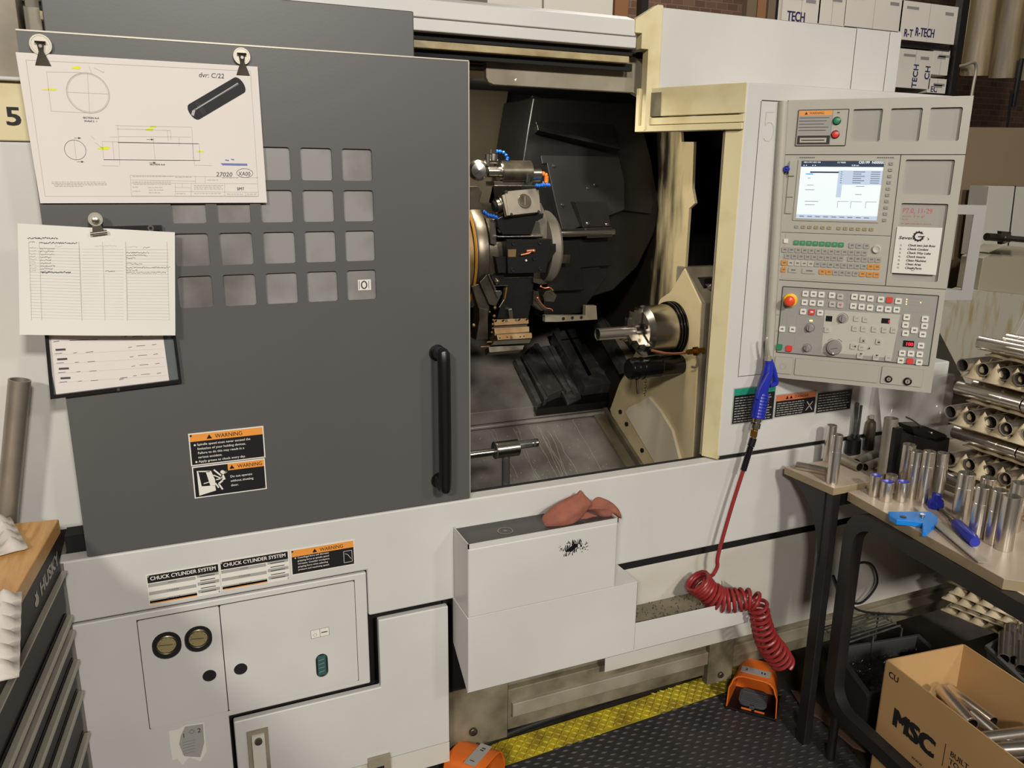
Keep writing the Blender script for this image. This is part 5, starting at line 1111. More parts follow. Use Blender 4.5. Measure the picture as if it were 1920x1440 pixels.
for d_ in (.06,1.05):
    for n_ in (-.06,-.42):
        b=MB(); p=fv_+dv_*d_+nx*n_; b.cyl(p+nx*-.02+V((0,0,.055)),p+nx*.02+V((0,0,.055)),.055); b.build('caster_wheel',[BLACK],TC,bevel=.004)
zc_=K(0,960,.33333)
hz=[]
for x,y in ((385,560),(392,655),(405,850),(430,1030),(462,1275)): u,v=FT.uv(*zc_(x,y)); hz.append(v)
zs=[.955]+[h_+.004 for h_ in hz]; 
b=MB(); chb(b,.012,1.13,-.004,0,hz[0]+.02,.962); up_=b.build('top_drawer',[CHEST],TC,bevel=.002)
b=MB(); 
u0,v0=FT.uv(*zc_(225,440)); u1,v1=FT.uv(*zc_(325,260))
FTo=FT.off(.0006); b.m(0).text(FTo,'HUSKY',u0,.914,.026,0,width=abs(u1-u0),bold=.04); u2,v2=FT.uv(*zc_(190,475)); 
b.flat(FTo,[(u2,.914),(u2+.012,.910),(u2+.022,.913),(u2+.026,.922),(u2+.020,.930),(u2+.022,.940),(u2+.012,.934),(u2+.004,.938),(u2+.008,.926),(u2-.004,.922)],.0001)
b.build('chest_lettering',[ALU],up_)
b=MB(); chb(b,.012,1.13,.0,.012,.885,.889); b.build('drawer_lip',[ALU],up_,bevel=.001)
for i,h_ in enumerate(hz):
    zt=h_+.006; zb=(hz[i+1] if i+1<len(hz) else h_-.2)+.012
    b=MB(); chb(b,.016,1.12,-.004,.0,zb,zt); dr_=b.build('drawer',[CHEST],TC,bevel=.002)
    b=MB(); chb(b,.02,1.11,.0,.014,h_-.009,h_+.003); b.build('drawer_handle',[ALU],dr_,bevel=.003)
b=MB(); b.fpoly(F0,[(-.271,0),(-.271,.89),(-.262,.89),(-.262,0)],-.2,.0005); P(b,'cabinet_edge_shade',[EDGESH])  # grey strip painted as shade on the rounded cabinet edge
# leaning tube
YT=.035; f=FY(YT); u1,v1=f.uv(37,712); u0,v0=f.uv(12,980); dx=(u1-u0)/(v1-v0)
b=MB(); top=V((u1,YT,v1)); bot=V((u1-dx*v1,YT,0.002)); b.pipe(bot,top,.0205,.0175,36)
o=b.build('raw_tube',[RAWT],None,org=bot); tag(o,'tall dull steel tube standing between the tool chest and the white machine','tube')
# pulp trays
def tray(name,mt,nx_,ny_,p,h,loc,rz,label,group,tx=0,ty=0,cat='tray',sol=.0025):
    b=MB(); NX,NY=nx_*4,ny_*4
    def fn(s_,t_):
        x=s_*nx_*p; y=t_*ny_*p
        tri_=lambda a:1-2*abs((a/p)%1-.5)*1.0
        z=h*(min(1,1.25*max(0,1-2*abs((x/p)%1-.5)*1.15))*0+ (0.5-.5*math.cos(2*PI*x/p))*(0.5-.5*math.cos(2*PI*y/p))*1.0)
        return V((x-nx_*p/2,y-ny_*p/2,z))
    b.grid(fn,nx_*6,ny_*6); o=b.build(name,[mt],None,org=(0,0,0),solid=sol); o.location=loc; o.rotation_euler=(tx,ty,rz)
    tag(o,label,cat,group); return o
tray('pulp_tray',PULPW,4,4,.045,.022,at(-66,1022,Z=1.006),.3,'pale moulded pulp tray lying at the back of the wooden chest top',None)
tray('pulp_tray',PULPW,4,6,.045,.022,at(-92,1212,Z=1.006),.12,'pale moulded pulp tray at the near edge of the wooden chest top',None)
# ------------------------------------------------------------------ tables at the right
def table(name,label,corner,d1,l1,d2,l2,z,th,cut=False):
    t=thing(name,label,'table',(corner[0],corner[1],0)); c=V((corner[0],corner[1],0)); d1=V((*d1,0)).normalized(); d2=V((*d2,0)).normalized()
    pts=[c,c+d2*l2,c+d1*l1+d2*l2,c+d1*l1]
    if cut: pts=[c,c+d2*l2,c+d1*l1+d2*l2,c+d1*l1+d2*.045,c+d1*(l1-.035)]
    b=MB(); b.m(1).prism([p+V((0,0,z-th)) for p in pts],(0,0,th-.0015)); b.m(0).prism([p+V((0,0,z-.0015)) for p in pts],(0,0,.0015)); b.build('tabletop',[LAM,LAMB],t)
    return t,c,d1,d2
TA,cA,a1_,a2_=table('workbench','small far workbench with a laminate top against the white machine',(1.655,-.045),(.010,-.18),.186,(1,.0),1.35,.86,.022)
TB,cB,b1_,b2_=table('workbench','large near workbench with a laminate top carrying rows of upright tubes',(1.712,-.240),(-.069,-.54),.555,(1,.0),1.3,.845,.026,True)
def legloop(t,x0,y0,x1,y1,ztop,zbot,w=.036,name='leg_frame',rad=.07):
    b=MB(); A_=V((x0,y0,0));B_=V((x1,y1,0)); d=(B_-A_).normalized(); Lg=(B_-A_).length; n=d.cross(V((0,0,1)))
    def ring(off): return rrect(off,Lg-off,zbot+off,ztop-off,max(rad-off*.6,.01),6)
    fr_=Fr(A_,d,(0,0,1)); b.plate(fr_,ring(0),[ring(w)],-.018,.018); return b.build(name,[LEG],t,bevel=.003)
legloop(TB,1.708,-.262,1.602,-1.22,.818,.165,.040,rad=.09)
legloop(TB,2.98,-.26,2.98,-.80,.818,.165,.05)
for y_ in (-.26,-.80):
    b=MB(); b.cyl((1.708+(.26+y_)*.112,y_-.04,0),(1.708+(.26+y_)*.112,y_-.04,.17),.013); b.build('levelling_foot',[LEG],TB)
b=MB(); b.box(1.76,2.58,-.42,-.38,.77,.818); b.build('cross_rail',[LEG],TB)
# far table legs: post with curved brace
b=MB(); b.box(1.672,1.700,-.228,-.190,.0,.838); b.build('leg',[LEG],TA,bevel=.003)
b=MB(); b.box(2.93,2.965,-.225,-.185,.0,.838); b.build('leg',[LEG],TA,bevel=.003)
b=MB(); FB_=FX(1.672); br=[(.055,.838),(.20,.838),(.20,.60),(.188,.68),(.16,.76),(.12,.80)]
b.prism([V((1.668,-u,v)) for u,v in br],(.03,0,0)); b.build('corner_brace',[LEG],TA,bevel=.002)
b=MB(); b.box(1.70,2.93,-.21,-.18,.79,.838); b.build('cross_rail',[LEG],TA)
# standing tubes
def solvez(x,y,pyy):
    lo,hi=0,2.2
    for _ in range(40):
        m_=(lo+hi)/2
        if pj((x,y,m_))[1]>pyy: lo=m_
        else: hi=m_
    return lo
def mk_tube(r,h,step=None,blue=0,raw=0,wall=.0022):
    b=MB(); m_=0; hs=h*(step or 1)
    if step: b.lathe((0,0,0),(0,0,1),[(0,r-wall),(0,r),(hs-.001,r),(hs,r-.0007),(h-.001,r-.0007),(h,r-.0014),(h,r-wall),(.002,r-wall)],32,True)
    else: b.lathe((0,0,0),(0,0,1),[(0,r-wall),(0,r-.0006),(.0006,r),(h-.0008,r),(h,r-.0008),(h,r-wall)],32,True)
    b.m(1).lathe((0,0,h-.0005),(0,0,-1),[(0,r-wall+.0001),(h-.002,r-wall+.0001)],24)
    if blue: b.m(2).lathe((0,0,h-.0035),(0,0,1),[(0,.0001),(0,r-wall)],24); b.lathe((0,0,h-.006),(0,0,1),[(0,r-.002),(.0062,r-.0018),(.0066,r-.0004)],24)
    return b
def stand(bx,by,top,dpx,z,label,grp,step=None,blue=0,raw=0,lean=None):
    p=at(bx,by,Z=z); r=dpx/2*(p-CAM).dot(FW)/FOC; p=p+V((FW.x,FW.y,0)).normalized()*r
    h=solvez(p.x,p.y,top)-z; b=mk_tube(r,h,step,blue)
    o=b.build('steel_tube',[RAWT if raw else TUBE,TUBEIN,BLUEC],None,org=(0,0,0)); o.location=(p.x,p.y,z+.0003); tag(o,label,'tube',grp); return o
GA='tubes on the far workbench'; GB='upright tubes on the near workbench'
stand(1564,910,815,21,.86,'upright steel tube in front on the far workbench beside the lying tube',GA,.67)
stand(1556,868,797,19,.86,'upright steel tube at the back of the far workbench, leftmost of those standing',GA,.62)
stand(1643,933,891,20.5,.845,'short tube with blue top end, leftmost of the three at the corner',GB,None,1)
stand(1665,943,903,22,.845,'short tube with blue top end, middle of the three at the corner',GB,None,1)
stand(1694,943,903,22,.845,'short tube with blue top end, rightmost of the three at the corner',GB,None,1)
stand(1673,927,890,21,.845,'short plain tube behind the middle blue-ended tube',GB)
stand(1660,915,784,25,.845,'tallest dull steel tube standing near the corner of the near workbench',GB,None,0,1)
stand(1698,927,833,24,.845,'tall bright tube right behind the rightmost blue-ended tube',GB)
stand(1714,937,846,24,.845,'tall bright tube right of the blue-ended tubes',GB,.72)
stand(1735,945,846,23,.845,'tall stepped tube in front, left of the blue bottle',GB,.72)
stand(1762,935,849,22,.845,'tall tube standing behind the blue bottle',GB,.72)
stand(1697,896,801,20,.845,'dark slim tube standing behind the others beside the black tool holder',GB,None,0,1)
stand(1808,980,887,31,.845,'upright tube at the left of the right-hand cluster',GB,.7)
stand(1838,1012,912,29,.845,'stepped tube second from the left in the right-hand cluster',GB,.68)
stand(1850,975,896,28,.845,'tube at the rear of the right-hand cluster',GB,.7)
stand(1868,1024,919,29,.845,'stepped tube third from the left in the right-hand cluster',GB,.62)
stand(1890,1036,930,31,.845,'frontmost tube at the right of the right-hand cluster',GB)
stand(1905,1000,905,28,.845,'tube at the far right edge of the right-hand cluster',GB)
def lying(pa,pb,z,r,label,grp,open_=1,raw=0,Y=None):
    a_=at(*pa,Z=z+r); c__=at(*pb,Z=z+r); b=MB(); b.pipe(a_,c__,r,r-.0022,28); b.m(1); d_=(c__-a_).normalized(); b.pipe(a_+d_*.001,c__-d_*.001,r-.0021,r-.003,20)
    o=b.build('steel_tube',[RAWT if raw else TUBE,TUBEIN],None,org=(a_+c__)/2); tag(o,label,'tube',grp); return o
lying((1494,872),(1552,884),.86,.0125,'bright tube lying at the left corner of the far workbench',GA)
lying((1572,858),(1612,876),.86,.0145,'dark tube lying with its open end toward the front of the far workbench',GA,raw=1)
lying((1640,852),(1606,868),.86,.014,'tube lying behind the crossed pair on the far workbench',GA,raw=1)
lying((1648,866),(1622,876),.86,.013,'short tube lying partly hidden behind the tallest upright tube',GA,raw=1)
# caliper stand / tool on far bench
p=at(1598,848,Z=.86); Tt=thing('chamfer_tool','black slim tool standing upright on the far workbench by the safety labels','tool',p)
b=MB(); zt=solvez(p.x,p.y+.0,755); b.lathe(p,(0,0,1),[(0,.0001),(0,.024),(.045,.022),(.05,.012),(.06,.010),(.06,.0001)],20); b.build('tool_base',[SOOT],Tt)
b=MB(); b.cyl(p+V((0,0,.06)),V((p.x-.004,p.y,zt)),.007,.006,10); b.build('tool_shaft',[SLIDE],Tt)
b=MB(); b.cyl(p+V((.014,0,.05)),V((p.x+.014,p.y,zt-.01)),.004,n=8); b.build('tool_arm',[SLIDE],Tt)
p=at(1627,842,Z=.86); Bt=thing('squeeze_bottle','grey metal bottle standing on the far workbench beside the tall tube','bottle',p); h_=solvez(p.x,p.y,778)-.86
b=MB(); b.lathe(p,(0,0,1),[(0,.0001),(0,.0165),(h_*.65,.0165),(h_*.8,.014),(h_*.86,.007),(h_*.9,.007),(h_*.9,.0001)],20); b.build('bottle_body',[STEELD],Bt)
b=MB(); b.lathe(p+V((0,0,h_*.9)),(0,0,1),[(0,.008),(h_*.08,.008),(h_*.1,.003),(h_*.1,.0001)],14); b.build('bottle_cap',[ALU],Bt)
# black tool holder with hex key
p=at(1748,838,Z=.86); FHb=FY(-.275); kz=K(1620,740,.1528); g_=lambda x,y:FHb.uv(*kz(x,y)); u_,v_=g_(840,690); p=V((u_,-.275,.845)); Hb=thing('tool_holder','black machined tool holder block lying behind the upright tubes','tool holder',p)
b=MB(); b.fpoly(FHb,[g_(625,500),g_(900,580),g_(1060,530),(g_(1060,600)[0],.8455),(g_(640,600)[0],.8455)],-.06,.0); b.fpoly(FHb,[g_(600,400),g_(780,395),g_(1020,490),g_(1060,525),g_(900,560),g_(640,500)],-.055,-.006); b.build('holder_body',[BLACK],Hb,bevel=.003)
b=MB(); u,v=g_(840,475); b.ball(FHb.p(u,v,-.004),.005,10); b.build('grease_fitting',[STEEL],Hb)
b=MB(); b.path(smooth([FHb.p(*g_(515,275),.0),FHb.p(*g_(590,310),.0),FHb.p(*g_(660,360),.0),FHb.p(*g_(690,400),-.002),FHb.p(*g_(690,470),-.02)],5),.0022,8); o=b.build('hex_key',[STEELD],None,org=FHb.p(*g_(690,470),-.02)); tag(o,'bent steel hex key sticking out of the black tool holder','hex key')
u,v=g_(445,500); b=MB(); b.box(u-.012,u+.014,-.27,-.24,.8455,g_(430,420)[1]); b.build('holder_flange',[BLACK],Hb,bevel=.002)
# low loose chucks under tool holder
# blue bottle
p=at(1753,952,Z=.845); b=MB(); b.lathe(p,(0,0,1),[(0,.0001),(0,.0185),(.022,.019),(.028,.012),(.040,.012),(.042,.0001)],24)
for k in range(10): a_=k*PI/5; b.ball(p+V((.0175*math.cos(a_),.0175*math.sin(a_),.011)),.004,6,(1,1,2))
o=b.build('bottle_cap',[BLUEP],None,org=p); tag(o,'round dark blue knobbed cap standing by the foot of the tubes','cap')
# combination square
kq=K(1460,720,.2639); ZQ=.849; sqp=lambda x,y,z=ZQ:at(*kq(x,y),Z=z)
CS=thing('combination_square','blue-headed combination square lying on the near workbench','square',sqp(1000,950,.846))
b=MB(); fz_=FZ(.846); uvq=lambda *ps:[(lambda q_:(q_.x,q_.y))(sqp(*p_,.860)) for p_ in ps]
b.fpoly(fz_,uvq((780,905),(1080,905),(1130,945),(1130,975),(1050,1050),(1022,1045),(1022,985),(960,975),(840,965),(790,935))[::-1],0,.014); b.build('square_head',[BLUE2],CS,bevel=.0015)
b=MB(); c_q=sqp(1020,945,.861); b.cyl(c_q,c_q+V((0,0,.008)),.006,n=16); b.build('clamp_nut',[STEEL],CS)
c_q=sqp(885,945,.8605); b=MB(); b.cyl(c_q,c_q+V((0,0,.001)),.008,n=16); b.build('level_vial',[BLACK],CS)
A1,B1=sqp(990,880,.8535),sqp(1455,1270,.8535); d=(B1-A1).normalized(); s_=d.cross(V((0,0,1)))*.012
b=MB(); b.m(0).prism([A1-s_,B1-s_,B1+s_,A1+s_],(0,0,.0025)); fr_=Fr(A1+V((0,0,.0025)),d,V((0,0,1)).cross(d)); Lr=(B1-A1).length; b.m(1)
for k in range(60): b.line(fr_,(Lr*k/60,-.012),(Lr*k/60,-.012+(.006 if k%4==0 else .0035)),.0006,.0003)
b.build('steel_rule',[ALU,INK],CS)
# deburring tool
D1,D2,D3=sqp(1150,890,.857),sqp(1255,985,.860),sqp(1395,1125,.863); DT=thing('deburring_tool','blue-handled deburring tool lying beside the square','tool',D2)
b=MB(); b.path([D2,D2.lerp(D3,.1),D2.lerp(D3,.85),D3],lambda t:(.010,.0145,.0155,.012)[min(3,int(t*3+.5))],12); b.build('tool_handle',[BLUEP],DT)
b=MB(); b.path([D1,D2],.0045,8); b.cyl(D1.lerp(D2,.75),D2,.008,n=12); b.build('tool_shank',[STEELD],DT)
# ------------------------------------------------------------------ stacked pulp trays with tubes
kt=K(1740,600,.25)
XL=1.97
def zy(px,py,X=XL): q_=at(px,py,X=X); return q_
PG='pulp trays stacked on the near workbench'; names=['lowest','second','third','fourth','fifth','sixth','topmost']
rowpx=[(1768,955),(1790,895),(1795,850),(1812,800),(1828,735),(1842,690),(1855,660)]
pitch=.055
levels=[.847,.913,.979,1.045,1.111,1.177,1.243]
proto_t=MB(); proto_t=mk_tube(.0185,.19,.72)
tp=proto_t.build('steel_tube',[TUBE,TUBEIN],None,org=(0,0,0)); used=False
def place_tube(loc,rot,label,grp):
    global used
    o=tp if not used else tp.copy()
    if used: COL.objects.link(o)
    used=True; o.location=loc; o.rotation_euler=rot; tag(o,label,'tube',grp); return o
Y0=-.34; NXt,NYt=5,7
for i,z in enumerate(levels):
    dx=[.02,.0,.045,.0,.03,.02,.05][i]; dy=[-.01,0,.0,.02,0,.02,-.02][i]
    t_=tray('pulp_tray',PULP,NXt,NYt,pitch,.050,(XL+dx+NXt*pitch/2,Y0+dy-NYt*pitch/2,z),0,'moulded pulp tray, %s of the stack of trays on the near workbench'%names[i],PG)
for i,z in enumerate(levels):
    dx=[.02,.0,.045,.0,.03,.02,.05][i]; dy=[-.01,0,.0,.02,0,.02,-.02][i]; nm=names[i]
    if i in (1,3,5):   # tube ends toward the left
        for k in range(NYt):
            ff=['farthest','second farthest','third farthest','middle','third nearest','second nearest','nearest'][k]
            place_tube((XL+dx+.002+.008*((k*7)%3),Y0+dy-pitch*k,z+.030),(0,R(90),0),'tube lying end-on in the %s pulp tray, %s of its row'%(nm,ff),'tubes lying in the pulp trays').scale=(1,1,1.42)
    elif i in (0,2,4):  # tubes along the edge
        for k in range(2):
            place_tube((XL+dx+.001,Y0+dy+.03-k*.195,z+.030),(R(90),0,0),'tube lying along the left edge of the %s pulp tray, %s one'%(nm,['far','near'][k]),'tubes lying in the pulp trays')
        for k in range(2):
            place_tube((XL+dx+pitch,Y0+dy+.02-k*.195,z+.030),(R(90),0,0),'tube lying in the second groove of the %s pulp tray, %s one'%(nm,['far','near'][k]),'tubes lying in the pulp trays')
    else:
        for k in range(4):
            place_tube((XL+.05+.0555*k,Y0+.0-.03*(k%2),z+.030),(R(90),0,0),'tube on top of the stack of trays, %s from the left'%['first','second','third','fourth'][k],'tubes lying on top of the tray stack')
            place_tube((XL+.05+.0555*k,Y0-.20-.03*(k%2),z+.030),(R(90),0,0),'near tube on top of the stack of trays, %s from the left'%['first','second','third','fourth'][k],'tubes lying on top of the tray stack')
# plastic bag
b=MB(); fb_=Fr((2.12,-.15,.864),hd,(0,0,1))
def bagf(s_,t_):
    w=.16+.06*t_; return fb_.p(-.06+(s_-.5)*w+.02*(1-t_),t_*.26,.02*math.sin(6*s_+5*t_)+.012*math.sin(13*s_-7*t_)+.03*math.sin(PI*s_))
b.grid(bagf,22,22); b.grid(lambda s_,t_:bagf(s_,t_)-fb_.n*(.03+.01*math.sin(9*s_)),14,14)
o=b.build('plastic_bag',[BAG],None,org=fb_.o); tag(o,'clear crumpled plastic bag standing between control panel and tray stack','bag')
# ------------------------------------------------------------------ under the tables
def cardboard():
    z=.40; c=[at(1661,1237,Z=z),at(1807,1207,Z=z)]; e1=(c[1]-c[0]); e1.z=0; w_=e1.length; e1.normalize(); q_=at(1870,1412,Z=z); e2=(q_-c[0]); e2.z=0; e2.normalize()
    e2=V((-e1.y,e1.x,0))*-1; e2=V((e1.y,-e1.x,0)); L2=.46
    o0=V((c[0].x,c[0].y,0)); t=thing('cardboard_box','open brown cardboard box with dark printing, holding loose tubes','box',o0)
    def wall(a_,c__,m_in,name,extra=None):
        b=MB(); d_=(c__-a_).normalized(); n_=V((d_.y,-d_.x,0)); b.m(0)
        fr_=Fr(a_,d_,(0,0,1)); b.prism([a_,c__,c__+V((0,0,z)),a_+V((0,0,z))],-fr_.n*.004); 
        if extra: extra(b,fr_)
        return b.build(name,[CARD,INKK],t)
    P00=o0;P10=o0+e1*w_;P01=o0+e2*L2;P11=P10+e2*L2
    # front-left face runs from P00 toward P01 as seen from the camera
    def lett(b,fr_):
        b.m(1); kb=K(1560,1080,.25)
        u,v=fr_.uv(*kb(425,745)); b.text(fr_,'CU',u,v-.002,.018,.0005,bold=.03)
        u,v=fr_.uv(*kb(455,1075)); u2,v2=fr_.uv(*kb(780,1330)); b.text(fr_,'MSC',u,v-.012,.050,.0005,width=(u2-u)*.94,bold=.075,shear=.0)
        u,v=fr_.uv(*kb(840,1345)); b.line(fr_,(u,v-.032),(u,v+.035),.002,.0006)
        u,v=fr_.uv(*kb(885,1345)); b.text(fr_,'BUILT',u,v,.015,.0005,bold=.02); b.text(fr_,'TO',u,v-.022,.015,.0005,bold=.02); b.text(fr_,'MAKE',u,v-.044,.015,.0005,bold=.02)
        u,v=fr_.uv(*kb(600,1335)); b.text(fr_,'www.',u,v-.012,.012,.0005)
    wall(P00,P01,0,'box_side',lett); wall(P10,P00,0,'box_side'); wall(P11,P10,0,'box_side'); wall(P01,P11,0,'box_side')
    b=MB(); b.prism([P00,P01,P11,P10],(0,0,.004)); b.build('box_bottom',[CARD],t)
    return o0,e1,e2,w_,L2
bo,e1,e2,bw,bl_=cardboard()
i_=0
kb=K(1560,1080,.25)
for (xa,ya),(xb,yb),zz in (((820,850),(1080,1150),.315),((880,850),(1090,1010),.285),((1060,1040),(1200,1160),.30),((1110,1225),(1410,1185),.315),((1190,1310),(1500,1290),.33),((1180,1265),(1480,1240),.30),((1230,1350),(1560,1340),.305),((900,960),(1120,1180),.27)):
    p=at(*kb(xa,ya),Z=zz); d_=at(*kb(xb,yb),Z=zz)-p; d_=d_.normalized()
    b=MB(); Lh=.15; b.pipe(p,p+d_*Lh,.0175,.0155,28); b.m(1).pipe(p+d_*.001,p+d_*(Lh-.001),.0156,.0145,20); b.m(0).pipe(p+d_*Lh*.7,p+d_*(Lh-.004),.0178,.0170,28)
    o=b.build('steel_tube',[TUBE,TUBEIN],None,org=p)
    tag(o,'loose tube in the cardboard box, '+['leftmost, pointing from the far corner to the front','just behind the leftmost one','between the leftmost one and the crosswise ones','uppermost of those lying crosswise','largest looking one lying crosswise in front','under the uppermost crosswise one','frontmost at the bottom edge','half buried under the leftmost one'][i_],'tube','loose tubes in the cardboard box'); i_+=1
# filler tubes carrying the pile
for k in range(5):
    for j in range(3):
        p=bo+e1*(.03+.044*k)+e2*(.03+.145*j)+V((0,0,.225 if k%2 else .240)); b=MB(); b.pipe(p,p+e2*.14,.0175,.0155,16); o=b.build('steel_tube',[RAWT],None,org=p); tag(o,'tube in the lower layer of the cardboard box pile','tube','tubes in the lower layer of the box')
def tote(name,label,pts_px,zr,h,m_,cat='tote'):
    pts=[at(*p,Z=zr) for p in pts_px]; c=sum(pts,V((0,0,0)))/4
    b=MB(); inn=[p.lerp(c,.06) for p in pts]; bot=[V(((p.x-c.x)*.86+c.x,(p.y-c.y)*.86+c.y,zr-h)) for p in pts]; ib=[V(((p.x-c.x)*.8+c.x,(p.y-c.y)*.8+c.y,zr-h+.006)) for p in pts]
    lip=[V(((p.x-c.x)*1.04+c.x,(p.y-c.y)*1.04+c.y,zr)) for p in pts]; lip2=[p-V((0,0,.012)) for p in lip]; o2=[p-V((0,0,.012)) for p in pts]
    ringsv=[bot,o2,lip2,lip,inn,ib]; vs_=[p for r_ in ringsv for p in r_]; fs=[(j*4+i,j*4+(i+1)%4,(j+1)*4+(i+1)%4,(j+1)*4+i) for j in range(5) for i in range(4)]+[(3,2,1,0),(20,21,22,23)]
    b.add(vs_,fs); o=b.build(name,[m_],None,org=V((c.x,c.y,zr-h)),bevel=.006,fix=True); tag(o,label,cat); return c,pts
tc2,tp2=tote('plastic_tote','dark grey plastic tote full of metal shavings on the floor under the far workbench',[(1566,1215),(1722,1190),(1800,1262),(1628,1300)],.20,.195,TOTE)
b=MB(); rs=random.Random(21)
for k in range(420):
    s_,t_=rs.uniform(.12,.88),rs.uniform(.12,.88); p=tp2[0].lerp(tp2[1],s_).lerp(tp2[3].lerp(tp2[2],s_),t_)+V((0,0,-.05+rs.uniform(-.01,.02))); r_=rs.uniform(.003,.009)
    a_=rs.uniform(0,6.28); tl_=rs.uniform(-1,1); b.path([p+V((r_*math.cos(a_+j),r_*math.sin(a_+j)*tl_,.004*j*.5+r_*.5*math.sin(a_+j))) for j in range(5)],.0008,4)
b.m(0).grid(lambda s_,t_:tp2[0].lerp(tp2[1],.08+.84*s_).lerp(tp2[3].lerp(tp2[2],.08+.84*s_),.08+.84*t_)+V((0,0,-.058+.008*math.sin(9*s_)*math.sin(8*t_))),10,10)
o=b.build('metal_shavings',[CHIP],None,org=tc2-V((0,0,.05))); tag(o,'heap of curled metal shavings inside the dark grey tote','shavings',kind='stuff')
tc3,tp3=tote('parts_tray','grey oval-cornered tray of short tubes under the near workbench',[(1850,1210),(1935,1160),(2030,1230),(1935,1290)],.36,.10,mat('grey_tray_plastic',(96,96,90),.5),'tray')
b=MB(); b.box(2.12,2.58,-.80,-.28,.235,.258); o=b.build('lower_shelf',[LEG],TB)
kk=0
for px,py in ((1882,1235),(1893,1219),(1903,1238),(1915,1255),(1918,1222),(1926,1242)):
    p=at(px,py,Z=.36); b=MB(); dd_=V((.35,.25,.05)).normalized(); b.pipe(p,p+dd_*.12,.0165,.0145,24); b.m(1).pipe(p+dd_*.001,p+dd_*.119,.0146,.0135,20)
    o=b.build('steel_tube',[TUBE,TUBEIN],None,org=p); tag(o,'short tube in the grey tray under the near workbench, '+['leftmost one','uppermost at the left','lower one beside the leftmost','lowest one','upper one at the right edge','right edge one below the upper'][kk],'tube','short tubes in the grey tray'); kk+=1
# spare trays under the table
for k in range(7):
    zz=.262+.026*k; cq=at(1862,1195,Z=.265)
    tray('pulp_tray',PULP,5,5,.045,.030,(cq.x+.13+.012*math.sin(k*2.1),cq.y+.10+.01*math.cos(k*3),zz),.25+.05*math.sin(k),'empty pulp tray, %s in the pile under the near workbench'%['lowest','second from the bottom','third from the bottom','middle','third from the top','second from the top','topmost'][k],'empty pulp trays under the near workbench')
# loose cable behind
b=MB(); b.path(smooth([(1.95,-.005,.42),(2.0,-.02,.33),(2.08,-.02,.30),(2.14,-.02,.36),(2.10,-.02,.44),(2.02,-.02,.45),(1.99,-.02,.38),(2.06,-.03,.28),(2.3,-.05,.22)],8),.004,8); o=b.build('black_cable',[CABLE],None,org=(1.95,-.005,.42)); tag(o,'thin black cable looped behind the workbench legs','cable')
# wire basket
WB=thing('wire_rack','dark wire rack lying under the far workbench behind the tote','rack',(2.05,-.10,.0))
b=MB()
for k in range(6): b.path([(1.93,-.012-.018*k,.225+.0*k),(2.18,-.012-.018*k,.235)],.003,6)
b.build('cross_wire',[SLIDE],WB)
for x in (1.93,2.05,2.18):
    b=MB(); b.path([(x,-.01,.0),(x,-.01,.228),(x,-.11,.228),(x,-.11,.0)],.0035,6); b.build('side_wire',[SLIDE],WB)
# ------------------------------------------------------------------ floor, mat, pedals
b=MB(); b.box(-4,14,-6,5.2,-.1,-.004); o=b.build('floor',[CONC]); tag(o,kind='structure')
mb_=[(.10,-.05),(.78,.045),(1.69,.085),(1.80,.06),(1.84,-.10),(1.775,-.37),(1.50,-1.3),(.10,-1.3)]
my=[(.50,.115),(.78,.150),(1.30,.165),(1.76,.195),(1.785,.07),(1.69,.090),(.78,.048),(.50,.012)]
fz0=FZ(0)
FM=thing('floor_mat','black diamond-plate rubber floor mat with a yellow back edge','mat',(1.2,-.4,-.003))
b=MB(); b.m(0).prism([(x,y,-.003) for x,y in mb_],(0,0,.008)); rs=random.Random(1)
def inside(x,y,poly):
    c=False
    for i in range(len(poly)):
        x1_,y1_=poly[i]; x2_,y2_=poly[i-1]
        if (y1_>y)!=(y2_>y) and x<(x2_-x1_)*(y-y1_)/(y2_-y1_)+x1_: c=not c
    return c
def loz(b,x,y,a,l,w,z0,h):
    ca,sa_=math.cos(a),math.sin(a); p=lambda u,v,z:(x+u*ca-v*sa_,y+u*sa_+v*ca,z)
    b.add([p(-l,0,z0),p(0,-w,z0),p(l,0,z0),p(0,w,z0),p(-l*.5,0,z0+h),p(l*.5,0,z0+h)],[(0,1,4),(1,5,4),(1,2,5),(2,3,5),(3,4,5),(3,0,4)])
tl_=R(4)
for i in range(0,120):
    for j in range(0,92):
        x=.1+i*.021; y=-1.05+j*.0175
        if (i+j)%2: continue
        if inside(x,y,mb_) and y>-.75 and x>.55: loz(b,x,y,R(-10),.0125,.0030,.005,.0040)
b.build('mat_field',[MATB],FM)
b=MB(); b.m(0).prism([(x,y,-.003) for x,y in my],(0,0,.0075))
for i in range(90):
    for j in range(10):
        x=.5+i*.017; y=.02+j*.017+.02*(x-.5)*.8
        if inside(x,y,my): loz(b,x,y,R(45 if (i+j)%2 else -45),.0095,.0028,.0045,.0032)
b.build('yellow_border',[MATY],FM)
b=MB(); b.path(smooth([(.25,.02,.012),(.45,.06,.012),(.62,.10,.014),(.80,.155,.014),(1.05,.185,.012),(1.35,.20,.012),(1.62,.23,.012),(1.9,.235,.012)],8),.0115,12); o=b.build('power_cable',[CABLE],None,org=(1,.15,0)); tag(o,'thick black cable running along the back of the yellow mat edge','cable')
b=MB(); b.path(smooth([(.15,.05,.012),(.35,-.0,.013),(.50,.03,.013),(.60,.08,.013),(.64,.12,.012)],8),.011,12); o=b.build('power_cable',[CABLE],None,org=(.4,.0,0)); tag(o,'thick black cable looping by the near foot pedal','cable')
b=MB()
